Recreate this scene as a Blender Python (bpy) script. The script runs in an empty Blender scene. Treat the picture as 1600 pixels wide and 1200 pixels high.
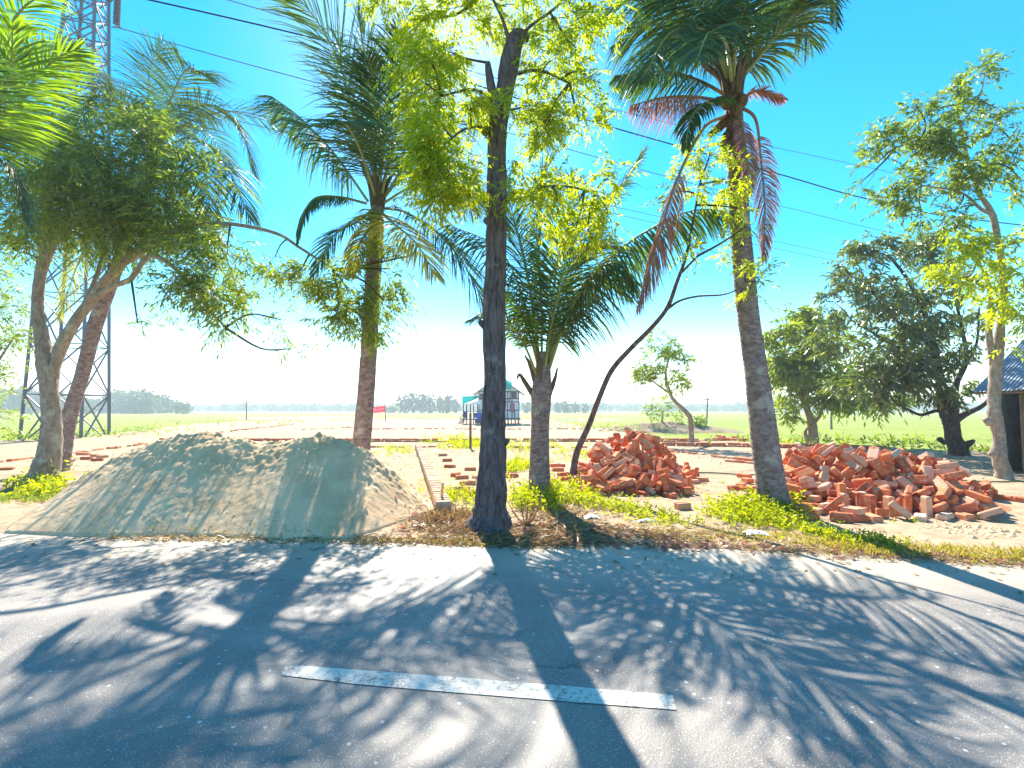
import bpy, bmesh, math, random
import numpy as np
from mathutils import Vector, noise, Quaternion, Euler

# ------------------------------------------------------------------ camera, sky, sun, exposure
scene = bpy.context.scene
col = scene.collection
FPX, CAMH = 760.0, 1.5                      # focal length in pixels of a 1600 px wide picture, eye height
PITCH = math.atan(40 / FPX)
cam_data = bpy.data.cameras.new("camera")
cam_data.sensor_width = 36.0
cam_data.lens = FPX / 1600 * 36.0
cam_data.clip_start = 0.05
cam_data.clip_end = 8000
cam = bpy.data.objects.new("camera", cam_data)
cam.location = (0, 0, CAMH)
cam.rotation_euler = (math.radians(90) + PITCH, 0, 0)
col.objects.link(cam)
scene.camera = cam

CP, SP = math.cos(PITCH), math.sin(PITCH)


def ray(px, py):
    u, v = (px - 800) / FPX, (600 - py) / FPX
    return np.array((u, CP - v * SP, SP + v * CP))


def P(px, py, Y):
    d = ray(px, py)
    return np.array((0, 0, CAMH)) + d * (Y / d[1])


def G(px, py, z=0.0):
    d = ray(px, py)
    return np.array((0, 0, CAMH)) + d * ((z - CAMH) / d[2])


SUN_DIR = ray(690, -14)
SUN_DIR = SUN_DIR / np.linalg.norm(SUN_DIR)
SUN_EL = math.asin(SUN_DIR[2])
SUN_AZ = math.atan2(SUN_DIR[0], SUN_DIR[1])

world = bpy.data.worlds.new("World")
scene.world = world
world.use_nodes = True
wn, wl = world.node_tree.nodes, world.node_tree.links
wn.clear()
sky = wn.new("ShaderNodeTexSky")
sky.sky_type = "NISHITA"
sky.sun_disc = False
sky.sun_elevation = SUN_EL
sky.sun_rotation = SUN_AZ
sky.altitude = 0
sky.air_density = 1.0
sky.dust_density = 0.15
sky.ozone_density = 1.0
hs = wn.new("ShaderNodeHueSaturation")
hs.inputs["Hue"].default_value = 0.488
hs.inputs["Saturation"].default_value = 1.72
hs.inputs["Value"].default_value = 1.0
bg = wn.new("ShaderNodeBackground")
bg.inputs["Strength"].default_value = 0.088
wo = wn.new("ShaderNodeOutputWorld")
wl.new(sky.outputs[0], hs.inputs["Color"])
wl.new(hs.outputs[0], bg.inputs["Color"])
wl.new(bg.outputs[0], wo.inputs["Surface"])

sun_data = bpy.data.lights.new("sun", "SUN")
sun_data.energy = 4.4
sun_data.angle = math.radians(0.5)
sun_data.color = (1.0, 0.91, 0.76)
sun = bpy.data.objects.new("sun", sun_data)
sun.rotation_euler = Vector(SUN_DIR).to_track_quat("Z", "Y").to_euler()
sun.location = (0, 0, 30)
col.objects.link(sun)

scene.view_settings.view_transform = "Standard"
scene.view_settings.look = "None"
scene.view_settings.gamma = 1.0
scene.view_settings.use_curve_mapping = False
scene.view_settings.exposure = 1.85
scene.cycles.max_bounces = 8
scene.cycles.diffuse_bounces = 3
scene.cycles.transmission_bounces = 4
scene.cycles.transparent_max_bounces = 8
scene.cycles.volume_bounces = 1

rng = random.Random(7)
nr = np.random.RandomState(11)
UP = np.array((0.0, 0.0, 1.0))


def nrm(a):
    a = np.asarray(a, float)
    l = np.linalg.norm(a, axis=-1, keepdims=True)
    return a / np.maximum(l, 1e-9)


# ------------------------------------------------------------------ materials
def mat(name, base=(0.5, 0.5, 0.5), rough=0.8, spec=0.3, metallic=0.0):
    m = bpy.data.materials.new(name)
    m.use_nodes = True
    b = m.node_tree.nodes["Principled BSDF"]
    b.inputs["Base Color"].default_value = (*base, 1)
    b.inputs["Roughness"].default_value = rough
    b.inputs["Specular IOR Level"].default_value = spec
    b.inputs["Metallic"].default_value = metallic
    return m, m.node_tree.nodes, m.node_tree.links, b


def ramp(n, l, fac, stops):
    r = n.new("ShaderNodeValToRGB")
    e = r.color_ramp.elements
    e[0].position, e[0].color = stops[0][0], (*stops[0][1], 1)
    e[1].position, e[1].color = stops[-1][0], (*stops[-1][1], 1)
    for p, c in stops[1:-1]:
        x = e.new(p)
        x.color = (*c, 1)
    l.new(fac, r.inputs[0])
    return r.outputs[0]


def mix(n, l, f, a, b, mode="MIX"):
    m = n.new("ShaderNodeMix")
    m.data_type = "RGBA"
    m.blend_type = mode
    for sock, v in ((m.inputs[0], f), (m.inputs[6], a), (m.inputs[7], b)):
        if hasattr(v, "is_output"):
            l.new(v, sock)
        elif isinstance(v, (int, float)):
            sock.default_value = v
        else:
            sock.default_value = (*v, 1)
    return m.outputs[2]


def math_n(n, l, op, a, b=None, c=None):
    m = n.new("ShaderNodeMath")
    m.operation = op
    for i, v in enumerate((a, b, c)):
        if v is None:
            continue
        if hasattr(v, "is_output"):
            l.new(v, m.inputs[i])
        else:
            m.inputs[i].default_value = v
    return m.outputs[0]


def noise_n(n, l, scale, detail=4, rough=0.55, vec=None, dist=0.0):
    t = n.new("ShaderNodeTexNoise")
    t.inputs["Scale"].default_value = scale
    t.inputs["Detail"].default_value = detail
    t.inputs["Roughness"].default_value = rough
    t.inputs["Distortion"].default_value = dist
    if vec is not None:
        l.new(vec, t.inputs["Vector"])
    return t.outputs["Fac"]


def pos_n(n, l, scale=(1, 1, 1), obj=False):
    if obj:
        g = n.new("ShaderNodeTexCoord").outputs["Object"]
    else:
        g = n.new("ShaderNodeNewGeometry").outputs["Position"]
    m = n.new("ShaderNodeMapping")
    m.inputs["Scale"].default_value = scale
    l.new(g, m.inputs["Vector"])
    return m.outputs[0]


def bump(n, l, b, h, strength=0.5, dist=0.02):
    k = n.new("ShaderNodeBump")
    k.inputs["Strength"].default_value = strength
    k.inputs["Distance"].default_value = dist
    l.new(h, k.inputs["Height"])
    l.new(k.outputs[0], b.inputs["Normal"])


def leaf_mat(name, stops, trans=0.5, gloss=0.05, tint=(1.25, 1.3, 0.55)):
    m = bpy.data.materials.new(name)
    m.use_nodes = True
    n, l = m.node_tree.nodes, m.node_tree.links
    n.clear()
    g = n.new("ShaderNodeNewGeometry")
    c = ramp(n, l, g.outputs["Random Per Island"], stops)
    d = n.new("ShaderNodeBsdfDiffuse")
    l.new(c, d.inputs["Color"])
    t = n.new("ShaderNodeBsdfTranslucent")
    tc = mix(n, l, 1.0, c, tint, "MULTIPLY")
    l.new(tc, t.inputs["Color"])
    a = n.new("ShaderNodeMixShader")
    a.inputs[0].default_value = trans
    l.new(d.outputs[0], a.inputs[1])
    l.new(t.outputs[0], a.inputs[2])
    gl = n.new("ShaderNodeBsdfGlossy")
    gl.inputs["Roughness"].default_value = 0.4
    b = n.new("ShaderNodeMixShader")
    b.inputs[0].default_value = gloss
    l.new(a.outputs[0], b.inputs[1])
    l.new(gl.outputs[0], b.inputs[2])
    o = n.new("ShaderNodeOutputMaterial")
    l.new(b.outputs[0], o.inputs["Surface"])
    return m


# sand and soil
M_SOIL, n, l, b = mat("sandy_soil", rough=0.95, spec=0.1)
p = pos_n(n, l)
big = noise_n(n, l, 0.35, 5, 0.6, p)
mid = noise_n(n, l, 3.0, 6, 0.65, p)
fine = noise_n(n, l, 60.0, 4, 0.7, p)
c1 = ramp(n, l, big, [(0.3, (0.30, 0.215, 0.15)), (0.5, (0.37, 0.285, 0.21)), (0.7, (0.33, 0.25, 0.175))])
c2 = ramp(n, l, mid, [(0.32, (0.19, 0.135, 0.09)), (0.5, (0.35, 0.275, 0.20)), (0.7, (0.44, 0.36, 0.27))])
c3 = mix(n, l, 0.55, c1, c2)
c4 = mix(n, l, 0.35, c3, ramp(n, l, fine, [(0.3, (0.15, 0.12, 0.08)), (0.6, (0.8, 0.72, 0.6))]), "OVERLAY")
l.new(c4, b.inputs["Base Color"])
bump(n, l, b, math_n(n, l, "ADD", mid, math_n(n, l, "MULTIPLY", fine, 0.4)), 0.6, 0.03)

M_SAND, n, l, b = mat("heap_sand", rough=0.95, spec=0.1)
p = pos_n(n, l, (1, 1, 1))
mid = noise_n(n, l, 2.2, 6, 0.6, p)
fine = noise_n(n, l, 90.0, 3, 0.7, p)
crumb = noise_n(n, l, 22.0, 5, 0.7, p)
c1 = ramp(n, l, mid, [(0.3, (0.53, 0.37, 0.235)), (0.6, (0.72, 0.53, 0.36))])
c2 = mix(n, l, 0.4, c1, ramp(n, l, fine, [(0.25, (0.12, 0.11, 0.08)), (0.65, (0.75, 0.7, 0.6))]), "OVERLAY")
l.new(c2, b.inputs["Base Color"])
bump(n, l, b, math_n(n, l, "ADD", crumb, math_n(n, l, "MULTIPLY", fine, 0.5)), 0.5, 0.015)

# asphalt dusted with sand, pale chips in it
M_ROAD, n, l, b = mat("dusty_asphalt", rough=0.6, spec=0.5)
p = pos_n(n, l)
agg = n.new("ShaderNodeTexVoronoi")
agg.inputs["Scale"].default_value = 95.0
l.new(p, agg.inputs["Vector"])
chip = n.new("ShaderNodeTexVoronoi")
chip.inputs["Scale"].default_value = 26.0
l.new(p, chip.inputs["Vector"])
wear = noise_n(n, l, 0.8, 5, 0.6, p)
spk = noise_n(n, l, 170.0, 3, 0.7, p)
base = ramp(n, l, wear, [(0.3, (0.19, 0.172, 0.160)), (0.7, (0.25, 0.228, 0.212))])
c1 = mix(n, l, 0.5, base, ramp(n, l, spk, [(0.35, (0.12, 0.12, 0.12)), (0.62, (0.85, 0.85, 0.85))]), "OVERLAY")
sm = ramp(n, l, agg.outputs["Distance"], [(0.0, (1, 1, 1)), (0.22, (1, 1, 1)), (0.3, (0, 0, 0))])
rnd = ramp(n, l, agg.outputs["Color"], [(0.62, (0, 0, 0)), (0.66, (1, 1, 1))])
f1 = mix(n, l, 1.0, sm, rnd, "MULTIPLY")
tr = pos_n(n, l, (0.10, 1.5, 1))
tr_m = [x for x in n if x.type == "MAPPING"][-1]
tr_m.inputs["Rotation"].default_value = (0, 0, math.radians(8))
track = noise_n(n, l, 1.0, 3, 0.5, tr)
blot = noise_n(n, l, 2.6, 6, 0.7, p, 0.6)
c1 = mix(n, l, 0.55, c1, ramp(n, l, track, [(0.32, (0.36, 0.36, 0.37)), (0.68, (0.62, 0.61, 0.60))]), "OVERLAY")
c1 = mix(n, l, 0.5, c1, ramp(n, l, blot, [(0.33, (0.30, 0.31, 0.33)), (0.55, (0.52, 0.52, 0.52)), (0.72, (0.70, 0.67, 0.62))]), "OVERLAY")
crk = n.new("ShaderNodeTexVoronoi")
crk.feature = "DISTANCE_TO_EDGE"
crk.inputs["Scale"].default_value = 0.55
wob = n.new("ShaderNodeTexNoise")
wob.inputs["Scale"].default_value = 3.0
wob.inputs["Detail"].default_value = 6.0
l.new(p, wob.inputs["Vector"])
wadd = n.new("ShaderNodeVectorMath")
wadd.operation = "MULTIPLY_ADD"
l.new(wob.outputs["Color"], wadd.inputs[0])
wadd.inputs[1].default_value = (0.5, 0.5, 0.0)
l.new(p, wadd.inputs[2])
l.new(wadd.outputs[0], crk.inputs["Vector"])
gate = ramp(n, l, noise_n(n, l, 0.5, 2, 0.5, p), [(0.50, (0, 0, 0)), (0.60, (1, 1, 1))])
cm = mix(n, l, 1.0, ramp(n, l, crk.outputs["Distance"], [(0.0, (0.7, 0.7, 0.7)), (0.006, (0.5, 0.5, 0.5)), (0.012, (0, 0, 0))]), gate, "MULTIPLY")
c1 = mix(n, l, cm, c1, (0.07, 0.065, 0.06))
c2 = mix(n, l, f1, c1, (0.58, 0.55, 0.51))
sm2 = ramp(n, l, chip.outputs["Distance"], [(0.0, (1, 1, 1)), (0.22, (1, 1, 1)), (0.30, (0, 0, 0))])
rnd2 = ramp(n, l, chip.outputs["Color"], [(0.84, (0, 0, 0)), (0.86, (1, 1, 1))])
f2 = mix(n, l, 1.0, sm2, rnd2, "MULTIPLY")
c3 = mix(n, l, f2, c2, (0.62, 0.58, 0.52))
dustvec = pos_n(n, l)
sep = n.new("ShaderNodeSeparateXYZ")
l.new(dustvec, sep.inputs[0])
yy = math_n(n, l, "ADD", sep.outputs[1], math_n(n, l, "MULTIPLY", sep.outputs[0], 0.10))
yy = math_n(n, l, "ADD", yy, math_n(n, l, "MULTIPLY", noise_n(n, l, 1.6, 5, 0.6, p), 0.9))
dust = n.new("ShaderNodeMapRange")
dust.interpolation_type = "SMOOTHSTEP"
dust.inputs[1].default_value = 4.4
dust.inputs[2].default_value = 5.7
l.new(yy, dust.inputs[0])
c4 = mix(n, l, math_n(n, l, "MULTIPLY", dust.outputs[0], 0.75), c3, (0.42, 0.36, 0.28))
l.new(c4, b.inputs["Base Color"])
bump(n, l, b, math_n(n, l, "ADD", spk, agg.outputs["Distance"]), 0.35, 0.004)

M_PAINT, n, l, b = mat("road_paint", (0.62, 0.6, 0.54), 0.6, 0.4)
p = pos_n(n, l)
w = math_n(n, l, "ADD", math_n(n, l, "MULTIPLY", noise_n(n, l, 45.0, 5, 0.75, p), 0.6), math_n(n, l, "MULTIPLY", noise_n(n, l, 6.0, 5, 0.7, p), 0.4))
l.new(ramp(n, l, w, [(0.40, (0.20, 0.19, 0.18)), (0.455, (0.42, 0.40, 0.36)), (0.50, (0.60, 0.58, 0.52)), (0.8, (0.66, 0.64, 0.58))]), b.inputs["Base Color"])
bump(n, l, b, w, 0.3, 0.004)

M_FIELD, n, l, b = mat("field_grass", rough=0.9, spec=0.1)
p = pos_n(n, l)
a1 = noise_n(n, l, 0.05, 6, 0.6, pos_n(n, l, (1, 2.2, 1)))
a2 = noise_n(n, l, 1.3, 6, 0.7, p)
a3 = noise_n(n, l, 12.0, 4, 0.7, p)
c1 = ramp(n, l, a1, [(0.3, (0.15, 0.21, 0.02)), (0.45, (0.20, 0.26, 0.025)), (0.55, (0.25, 0.28, 0.05)), (0.62, (0.16, 0.23, 0.022)), (0.75, (0.28, 0.26, 0.10))])
c2 = mix(n, l, 0.5, c1, ramp(n, l, a2, [(0.3, (0.06, 0.09, 0.02)), (0.65, (0.30, 0.34, 0.07))]))
c3 = mix(n, l, 0.3, c2, ramp(n, l, a3, [(0.3, (0.2, 0.2, 0.2)), (0.7, (0.85, 0.85, 0.85))]), "OVERLAY")
l.new(c3, b.inputs["Base Color"])
bump(n, l, b, a2, 0.8, 0.15)


def bark_mat(name, dark, light, lichen, zs=3.0, sc=14.0, lich=0.56, rings=False):
    m, n, l, b = mat(name, rough=0.9, spec=0.15)
    p = pos_n(n, l, (1, 1, 1 / zs))
    a = noise_n(n, l, sc, 7, 0.7, p, 0.4)
    q = noise_n(n, l, 3.5, 5, 0.65, pos_n(n, l))
    f = noise_n(n, l, 70.0, 3, 0.7, pos_n(n, l))
    c = ramp(n, l, a, [(0.32, dark), (0.62, light)])
    c = mix(n, l, ramp(n, l, q, [(lich, (0, 0, 0)), (lich + 0.08, (0.8, 0.8, 0.8))]), c, lichen)
    c = mix(n, l, 0.4, c, ramp(n, l, f, [(0.3, (0.2, 0.2, 0.2)), (0.7, (0.8, 0.8, 0.8))]), "OVERLAY")
    l.new(c, b.inputs["Base Color"])
    bump(n, l, b, math_n(n, l, "ADD", a, math_n(n, l, "MULTIPLY", f, 0.3)), 0.9, 0.03)
    return m


M_BARK = bark_mat("rough_bark", (0.045, 0.033, 0.038), (0.20, 0.15, 0.155), (0.29, 0.25, 0.24), 5.0, 22.0, 0.62)
M_BARK_PALE = bark_mat("pale_bark", (0.17, 0.13, 0.10), (0.38, 0.31, 0.25), (0.44, 0.42, 0.34), 2.5, 14.0, 0.55)
M_BARK_DARK = bark_mat("dark_bark", (0.025, 0.02, 0.018), (0.11, 0.09, 0.075), (0.14, 0.14, 0.11), 3.0, 12.0, 0.62)
M_PALM = bark_mat("palm_bark", (0.11, 0.07, 0.07), (0.36, 0.265, 0.25), (0.44, 0.39, 0.35), 0.5, 9.0, 0.55)
M_TWIG, *_ = mat("twig", (0.10, 0.075, 0.055), 0.9, 0.1)
M_RACHIS, *_ = mat("rachis", (0.28, 0.30, 0.09), 0.5, 0.4)
M_RACHIS_DRY, *_ = mat("dry_rachis", (0.34, 0.19, 0.10), 0.7, 0.2)
M_FIBRE = bark_mat("palm_fibre", (0.07, 0.045, 0.03), (0.24, 0.16, 0.10), (0.3, 0.22, 0.14), 6.0, 30.0, 0.6)

M_FROND = leaf_mat("palm_leaf", [(0.0, (0.022, 0.065, 0.03)), (0.5, (0.04, 0.095, 0.03)), (1.0, (0.10, 0.145, 0.035))], 0.42, 0.06, (1.7, 1.8, 0.6))
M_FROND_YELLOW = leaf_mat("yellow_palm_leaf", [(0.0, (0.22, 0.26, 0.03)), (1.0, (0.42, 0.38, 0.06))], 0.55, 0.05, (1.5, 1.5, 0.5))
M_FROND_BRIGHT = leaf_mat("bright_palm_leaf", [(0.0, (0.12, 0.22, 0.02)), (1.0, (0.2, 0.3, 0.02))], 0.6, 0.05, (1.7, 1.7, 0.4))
M_FROND_DRY = leaf_mat("dry_palm_leaf", [(0.0, (0.24, 0.11, 0.11)), (0.6, (0.38, 0.20, 0.19)), (1.0, (0.50, 0.33, 0.27))], 0.4, 0.04, (1.3, 1.0, 0.8))
M_LEAF_NEEM = leaf_mat("bright_leaf", [(0.0, (0.15, 0.24, 0.010)), (0.6, (0.24, 0.34, 0.014)), (1.0, (0.37, 0.41, 0.02))], 0.68, 0.04, (2.2, 1.9, 0.3))
M_LEAF_ACACIA = leaf_mat("narrow_leaf", [(0.0, (0.06, 0.11, 0.022)), (0.6, (0.11, 0.18, 0.024)), (1.0, (0.22, 0.27, 0.03))], 0.55, 0.06, (2.3, 2.1, 0.5))
M_LEAF_MANGO = leaf_mat("glossy_leaf", [(0.0, (0.06, 0.09, 0.02)), (0.7, (0.10, 0.145, 0.026)), (1.0, (0.19, 0.22, 0.04))], 0.48, 0.12, (2.0, 2.0, 0.6))
M_LEAF_YOUNG = leaf_mat("light_leaf", [(0.0, (0.10, 0.16, 0.02)), (0.6, (0.17, 0.24, 0.025)), (1.0, (0.26, 0.32, 0.035))], 0.52, 0.07, (2.0, 1.9, 0.45))
M_WEED = leaf_mat("weed_leaf", [(0.0, (0.15, 0.21, 0.008)), (0.6, (0.24, 0.31, 0.012)), (1.0, (0.38, 0.40, 0.02))], 0.6, 0.03, (1.9, 1.7, 0.3))
M_GRASS_DRY = leaf_mat("drying_grass", [(0.0, (0.22, 0.24, 0.03)), (0.5, (0.36, 0.32, 0.06)), (1.0, (0.50, 0.40, 0.16))], 0.45, 0.03, (1.4, 1.3, 0.5))
M_STRAW = leaf_mat("straw", [(0.0, (0.13, 0.08, 0.04)), (0.5, (0.32, 0.22, 0.12)), (0.85, (0.42, 0.29, 0.15)), (1.0, (0.5, 0.38, 0.2))], 0.25, 0.04, (1.2, 1.0, 0.7))
M_FARLEAF = leaf_mat("distant_leaf", [(0.0, (0.03, 0.06, 0.02)), (1.0, (0.07, 0.11, 0.03))], 0.4, 0.02)

# bricks
M_BRICK, n, l, b = mat("brick", rough=0.9, spec=0.15)
oi = n.new("ShaderNodeObjectInfo")
g = n.new("ShaderNodeNewGeometry")
rr = math_n(n, l, "FRACT", math_n(n, l, "ADD", oi.outputs["Random"], g.outputs["Random Per Island"]))
p = pos_n(n, l)
a = noise_n(n, l, 16.0, 5, 0.7, p)
f = noise_n(n, l, 130.0, 3, 0.7, p)
c = ramp(n, l, rr, [(0.0, (0.42, 0.095, 0.045)), (0.22, (0.62, 0.155, 0.055)), (0.45, (0.66, 0.21, 0.09)), (0.62, (0.52, 0.13, 0.06)), (0.8, (0.66, 0.30, 0.17)), (1.0, (0.62, 0.42, 0.31))])
c = mix(n, l, ramp(n, l, a, [(0.50, (0, 0, 0)), (0.68, (0.7, 0.7, 0.7))]), c, (0.64, 0.44, 0.33))
c = mix(n, l, 0.35, c, ramp(n, l, f, [(0.3, (0.2, 0.2, 0.2)), (0.7, (0.8, 0.8, 0.8))]), "OVERLAY")
l.new(c, b.inputs["Base Color"])
bump(n, l, b, math_n(n, l, "ADD", a, f), 0.5, 0.006)
M_MORTARED, n, l, b = mat("mortar_smeared_brick", rough=0.95, spec=0.1)
p = pos_n(n, l)
a = noise_n(n, l, 9.0, 5, 0.7, p)
l.new(ramp(n, l, a, [(0.35, (0.46, 0.24, 0.15)), (0.55, (0.47, 0.38, 0.29)), (0.8, (0.5, 0.43, 0.34))]), b.inputs["Base Color"])
bump(n, l, b, a, 0.5, 0.01)

M_STEEL, *_ = mat("galvanised_steel", (0.13, 0.14, 0.17), 0.5, 0.5, 0.5)
M_WIRE, *_ = mat("wire", (0.03, 0.03, 0.035), 0.6, 0.3)
M_CABLE, *_ = mat("black_cable", (0.015, 0.015, 0.018), 0.6, 0.3)
M_PORC, *_ = mat("insulator_porcelain", (0.02, 0.03, 0.10), 0.3, 0.5)
M_WALL, *_ = mat("pale_panel", (0.80, 0.82, 0.80), 0.7, 0.3)
M_FRAME, *_ = mat("dark_blue_timber", (0.02, 0.03, 0.10), 0.6, 0.3)
M_ROOFC = leaf_mat("turquoise_sheet", [(0.0, (0.03, 0.62, 0.58)), (1.0, (0.03, 0.62, 0.58))], 0.55, 0.03, (1, 1, 1))
M_ROOFP, *_ = mat("pale_green_sheet", (0.60, 0.74, 0.68), 0.5, 0.5)
M_BLUE, *_ = mat("blue_plastic", (0.01, 0.04, 0.35), 0.5, 0.4)
M_PURPLE, *_ = mat("violet_panel", (0.07, 0.04, 0.22), 0.6, 0.3)
M_PINK, *_ = mat("pink_shutter", (0.45, 0.13, 0.16), 0.6, 0.3)
M_GLASS, *_ = mat("dark_glass", (0.03, 0.05, 0.08), 0.15, 0.5)
M_BANNER = leaf_mat("red_cloth", [(0.0, (0.62, 0.06, 0.09)), (1.0, (0.62, 0.06, 0.09))], 0.4, 0.02, (1, 1, 1))
M_WOOD = bark_mat("weathered_wood", (0.10, 0.07, 0.05), (0.26, 0.19, 0.13), (0.3, 0.25, 0.2), 6.0, 25.0, 0.65)
M_PLASTIC, *_ = mat("white_plastic_bag", (0.75, 0.76, 0.76), 0.35, 0.5)
M_LETTER, *_ = mat("white_lettering", (0.8, 0.78, 0.76), 0.7, 0.2)
M_SIGN, *_ = mat("white_board", (0.72, 0.74, 0.74), 0.5, 0.4)
M_HOSE, *_ = mat("green_hose", (0.04, 0.14, 0.03), 0.5, 0.4)


def tin_mat(name, a, bcol):
    m, n, l, b = mat(name, rough=0.45, spec=0.5, metallic=0.35)
    x = noise_n(n, l, 2.5, 6, 0.7, pos_n(n, l))
    l.new(ramp(n, l, x, [(0.35, a), (0.65, bcol)]), b.inputs["Base Color"])
    return m


M_TIN = tin_mat("corrugated_tin", (0.16, 0.19, 0.23), (0.34, 0.36, 0.38))
M_TINW = tin_mat("weathered_tin_wall", (0.10, 0.12, 0.11), (0.24, 0.26, 0.24))


# ------------------------------------------------------------------ object helpers
def thing(name, label, cat, loc, group=None):
    o = bpy.data.objects.new(name, None)
    o.empty_display_size = 0.2
    o.location = tuple(float(v) for v in loc)
    o["label"] = label
    o["category"] = cat
    if group:
        o["group"] = group
    col.objects.link(o)
    return o


def origin(o):
    while o.parent:
        o = o.parent
    return np.array(o.location)


def mesh_obj(name, V, F, m, parent=None, smooth=False, loc=None, kind=None, label=None, cat=None, group=None, nfix=None):
    """V world-space vertices, F a list of faces or an (n,4) array."""
    V = np.asarray(V, float)
    if parent is not None:
        org = origin(parent)
    else:
        org = np.array(loc if loc is not None else (0, 0, 0), float)
    V = V - org
    me = bpy.data.meshes.new(name)
    if isinstance(F, np.ndarray) and F.ndim == 2:
        nv, nf, k = len(V), len(F), F.shape[1]
        me.vertices.add(nv)
        me.vertices.foreach_set("co", V.astype(np.float32).ravel())
        me.loops.add(nf * k)
        me.polygons.add(nf)
        me.loops.foreach_set("vertex_index", F.astype(np.int32).ravel())
        me.polygons.foreach_set("loop_start", np.arange(0, nf * k, k, dtype=np.int32))
        me.update(calc_edges=True)
    else:
        me.from_pydata([tuple(v) for v in V], [], [tuple(int(i) for i in f) for f in F])
    for mm in (m if isinstance(m, (list, tuple)) else [m]):
        me.materials.append(mm)
    if smooth:
        me.polygons.foreach_set("use_smooth", [True] * len(me.polygons))
    me.update()
    o = bpy.data.objects.new(name, me)
    if parent is not None:
        o.parent = parent
    else:
        o.location = tuple(org)
    col.objects.link(o)
    if kind:
        o["kind"] = kind
    if label:
        o["label"] = label
    if cat:
        o["category"] = cat
    if group:
        o["group"] = group
    return o


class Geo:
    def __init__(self):
        self.V, self.F, self.n = [], [], 0

    def add(self, V, F):
        V = np.asarray(V, float)
        self.V.append(V)
        for f in F:
            self.F.append(tuple(int(i) + self.n for i in f))
        self.n += len(V)

    def obj(self, name, m, parent=None, **k):
        return mesh_obj(name, np.vstack(self.V), self.F, m, parent, **k)

    def box(self, c, s, rz=0.0, axes=None):
        if axes is None:
            ca, sa = math.cos(rz), math.sin(rz)
            axes = np.array(((ca, sa, 0), (-sa, ca, 0), (0, 0, 1)))
        h = np.asarray(s, float) / 2
        V = [np.asarray(c) + a * h[0] * axes[0] + b_ * h[1] * axes[1] + d * h[2] * axes[2] for a in (-1, 1) for b_ in (-1, 1) for d in (-1, 1)]
        self.add(V, BOXF)
        return self

    def bar(self, a, b_, w, t=None):
        a, b_ = np.asarray(a, float), np.asarray(b_, float)
        d = nrm(b_ - a)
        s = np.cross(d, UP)
        s = nrm(s) if np.linalg.norm(s) > 1e-3 else np.array((1.0, 0, 0))
        return self.box((a + b_) / 2, (np.linalg.norm(b_ - a), w, t or w), axes=(d, s, np.cross(s, d)))

    def tube(self, pts, rad, sides=8, jitter=0.0, cap=True, rfun=None):
        V, F = tube(pts, rad, sides, jitter, cap, rfun)
        self.add(V, F)
        return self


BOXF = [(0, 1, 3, 2), (4, 6, 7, 5), (0, 4, 5, 1), (2, 3, 7, 6), (0, 2, 6, 4), (1, 5, 7, 3)]


def catmull(pts, per=6):
    pts = np.asarray(pts, float)
    if len(pts) < 3:
        return np.array([pts[0] + (pts[-1] - pts[0]) * t for t in np.linspace(0, 1, per + 1)])
    ext = np.vstack([2 * pts[0] - pts[1], pts, 2 * pts[-1] - pts[-2]])
    out = []
    for i in range(1, len(ext) - 2):
        p0, p1, p2, p3 = ext[i - 1], ext[i], ext[i + 1], ext[i + 2]
        for k in range(per):
            t = k / per
            out.append(0.5 * (2 * p1 + (p2 - p0) * t + (2 * p0 - 5 * p1 + 4 * p2 - p3) * t * t + (3 * p1 - p0 - 3 * p2 + p3) * t ** 3))
    out.append(pts[-1])
    return np.array(out)


def tube(pts, rad, sides=8, jitter=0.0, cap=True, rfun=None):
    pts = np.asarray(pts, float)
    n_ = len(pts)
    rad = np.broadcast_to(np.asarray(rad, float), (n_,))
    T = nrm(np.gradient(pts, axis=0))
    ref = np.array((1.0, 0, 0)) if abs(T[0][0]) < 0.8 else np.array((0, 1.0, 0))
    u = nrm(ref - T[0] * ref.dot(T[0]))
    V = []
    ang = np.linspace(0, 2 * math.pi, sides, endpoint=False)
    for i in range(n_):
        u = nrm(u - T[i] * u.dot(T[i]))
        w = np.cross(T[i], u)
        for a_ in ang:
            d = u * math.cos(a_) + w * math.sin(a_)
            r = rad[i]
            if jitter:
                q = pts[i] + d * r
                r *= 1 + jitter * noise.noise(Vector(q * (1.1 / max(rad[i], 0.03)) * 0.5)) + jitter * 0.6 * noise.noise(Vector(q * 9.0))
            if rfun:
                r = rfun(i, a_, r, pts[i])
            V.append(pts[i] + d * r)
    F = [(i * sides + k, i * sides + (k + 1) % sides, (i + 1) * sides + (k + 1) % sides, (i + 1) * sides + k) for i in range(n_ - 1) for k in range(sides)]
    if cap:
        F.append(tuple(range(sides))[::-1])
        F.append(tuple((n_ - 1) * sides + k for k in range(sides)))
    return V, F


def pix_curve(pp, Y, per=6):
    """pp: (px, py, width_px[, dY]) -> points and radii in metres"""
    pts = [P(q[0], q[1], Y + (q[3] if len(q) > 3 else 0)) for q in pp]
    rad = [q[2] / 2 * (Y + (q[3] if len(q) > 3 else 0)) / FPX / math.hypot(1, (q[0] - 800) / FPX) for q in pp]
    c = catmull(np.column_stack([pts, rad]), per)
    return c[:, :3], np.maximum(c[:, 3], 0.002)


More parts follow.
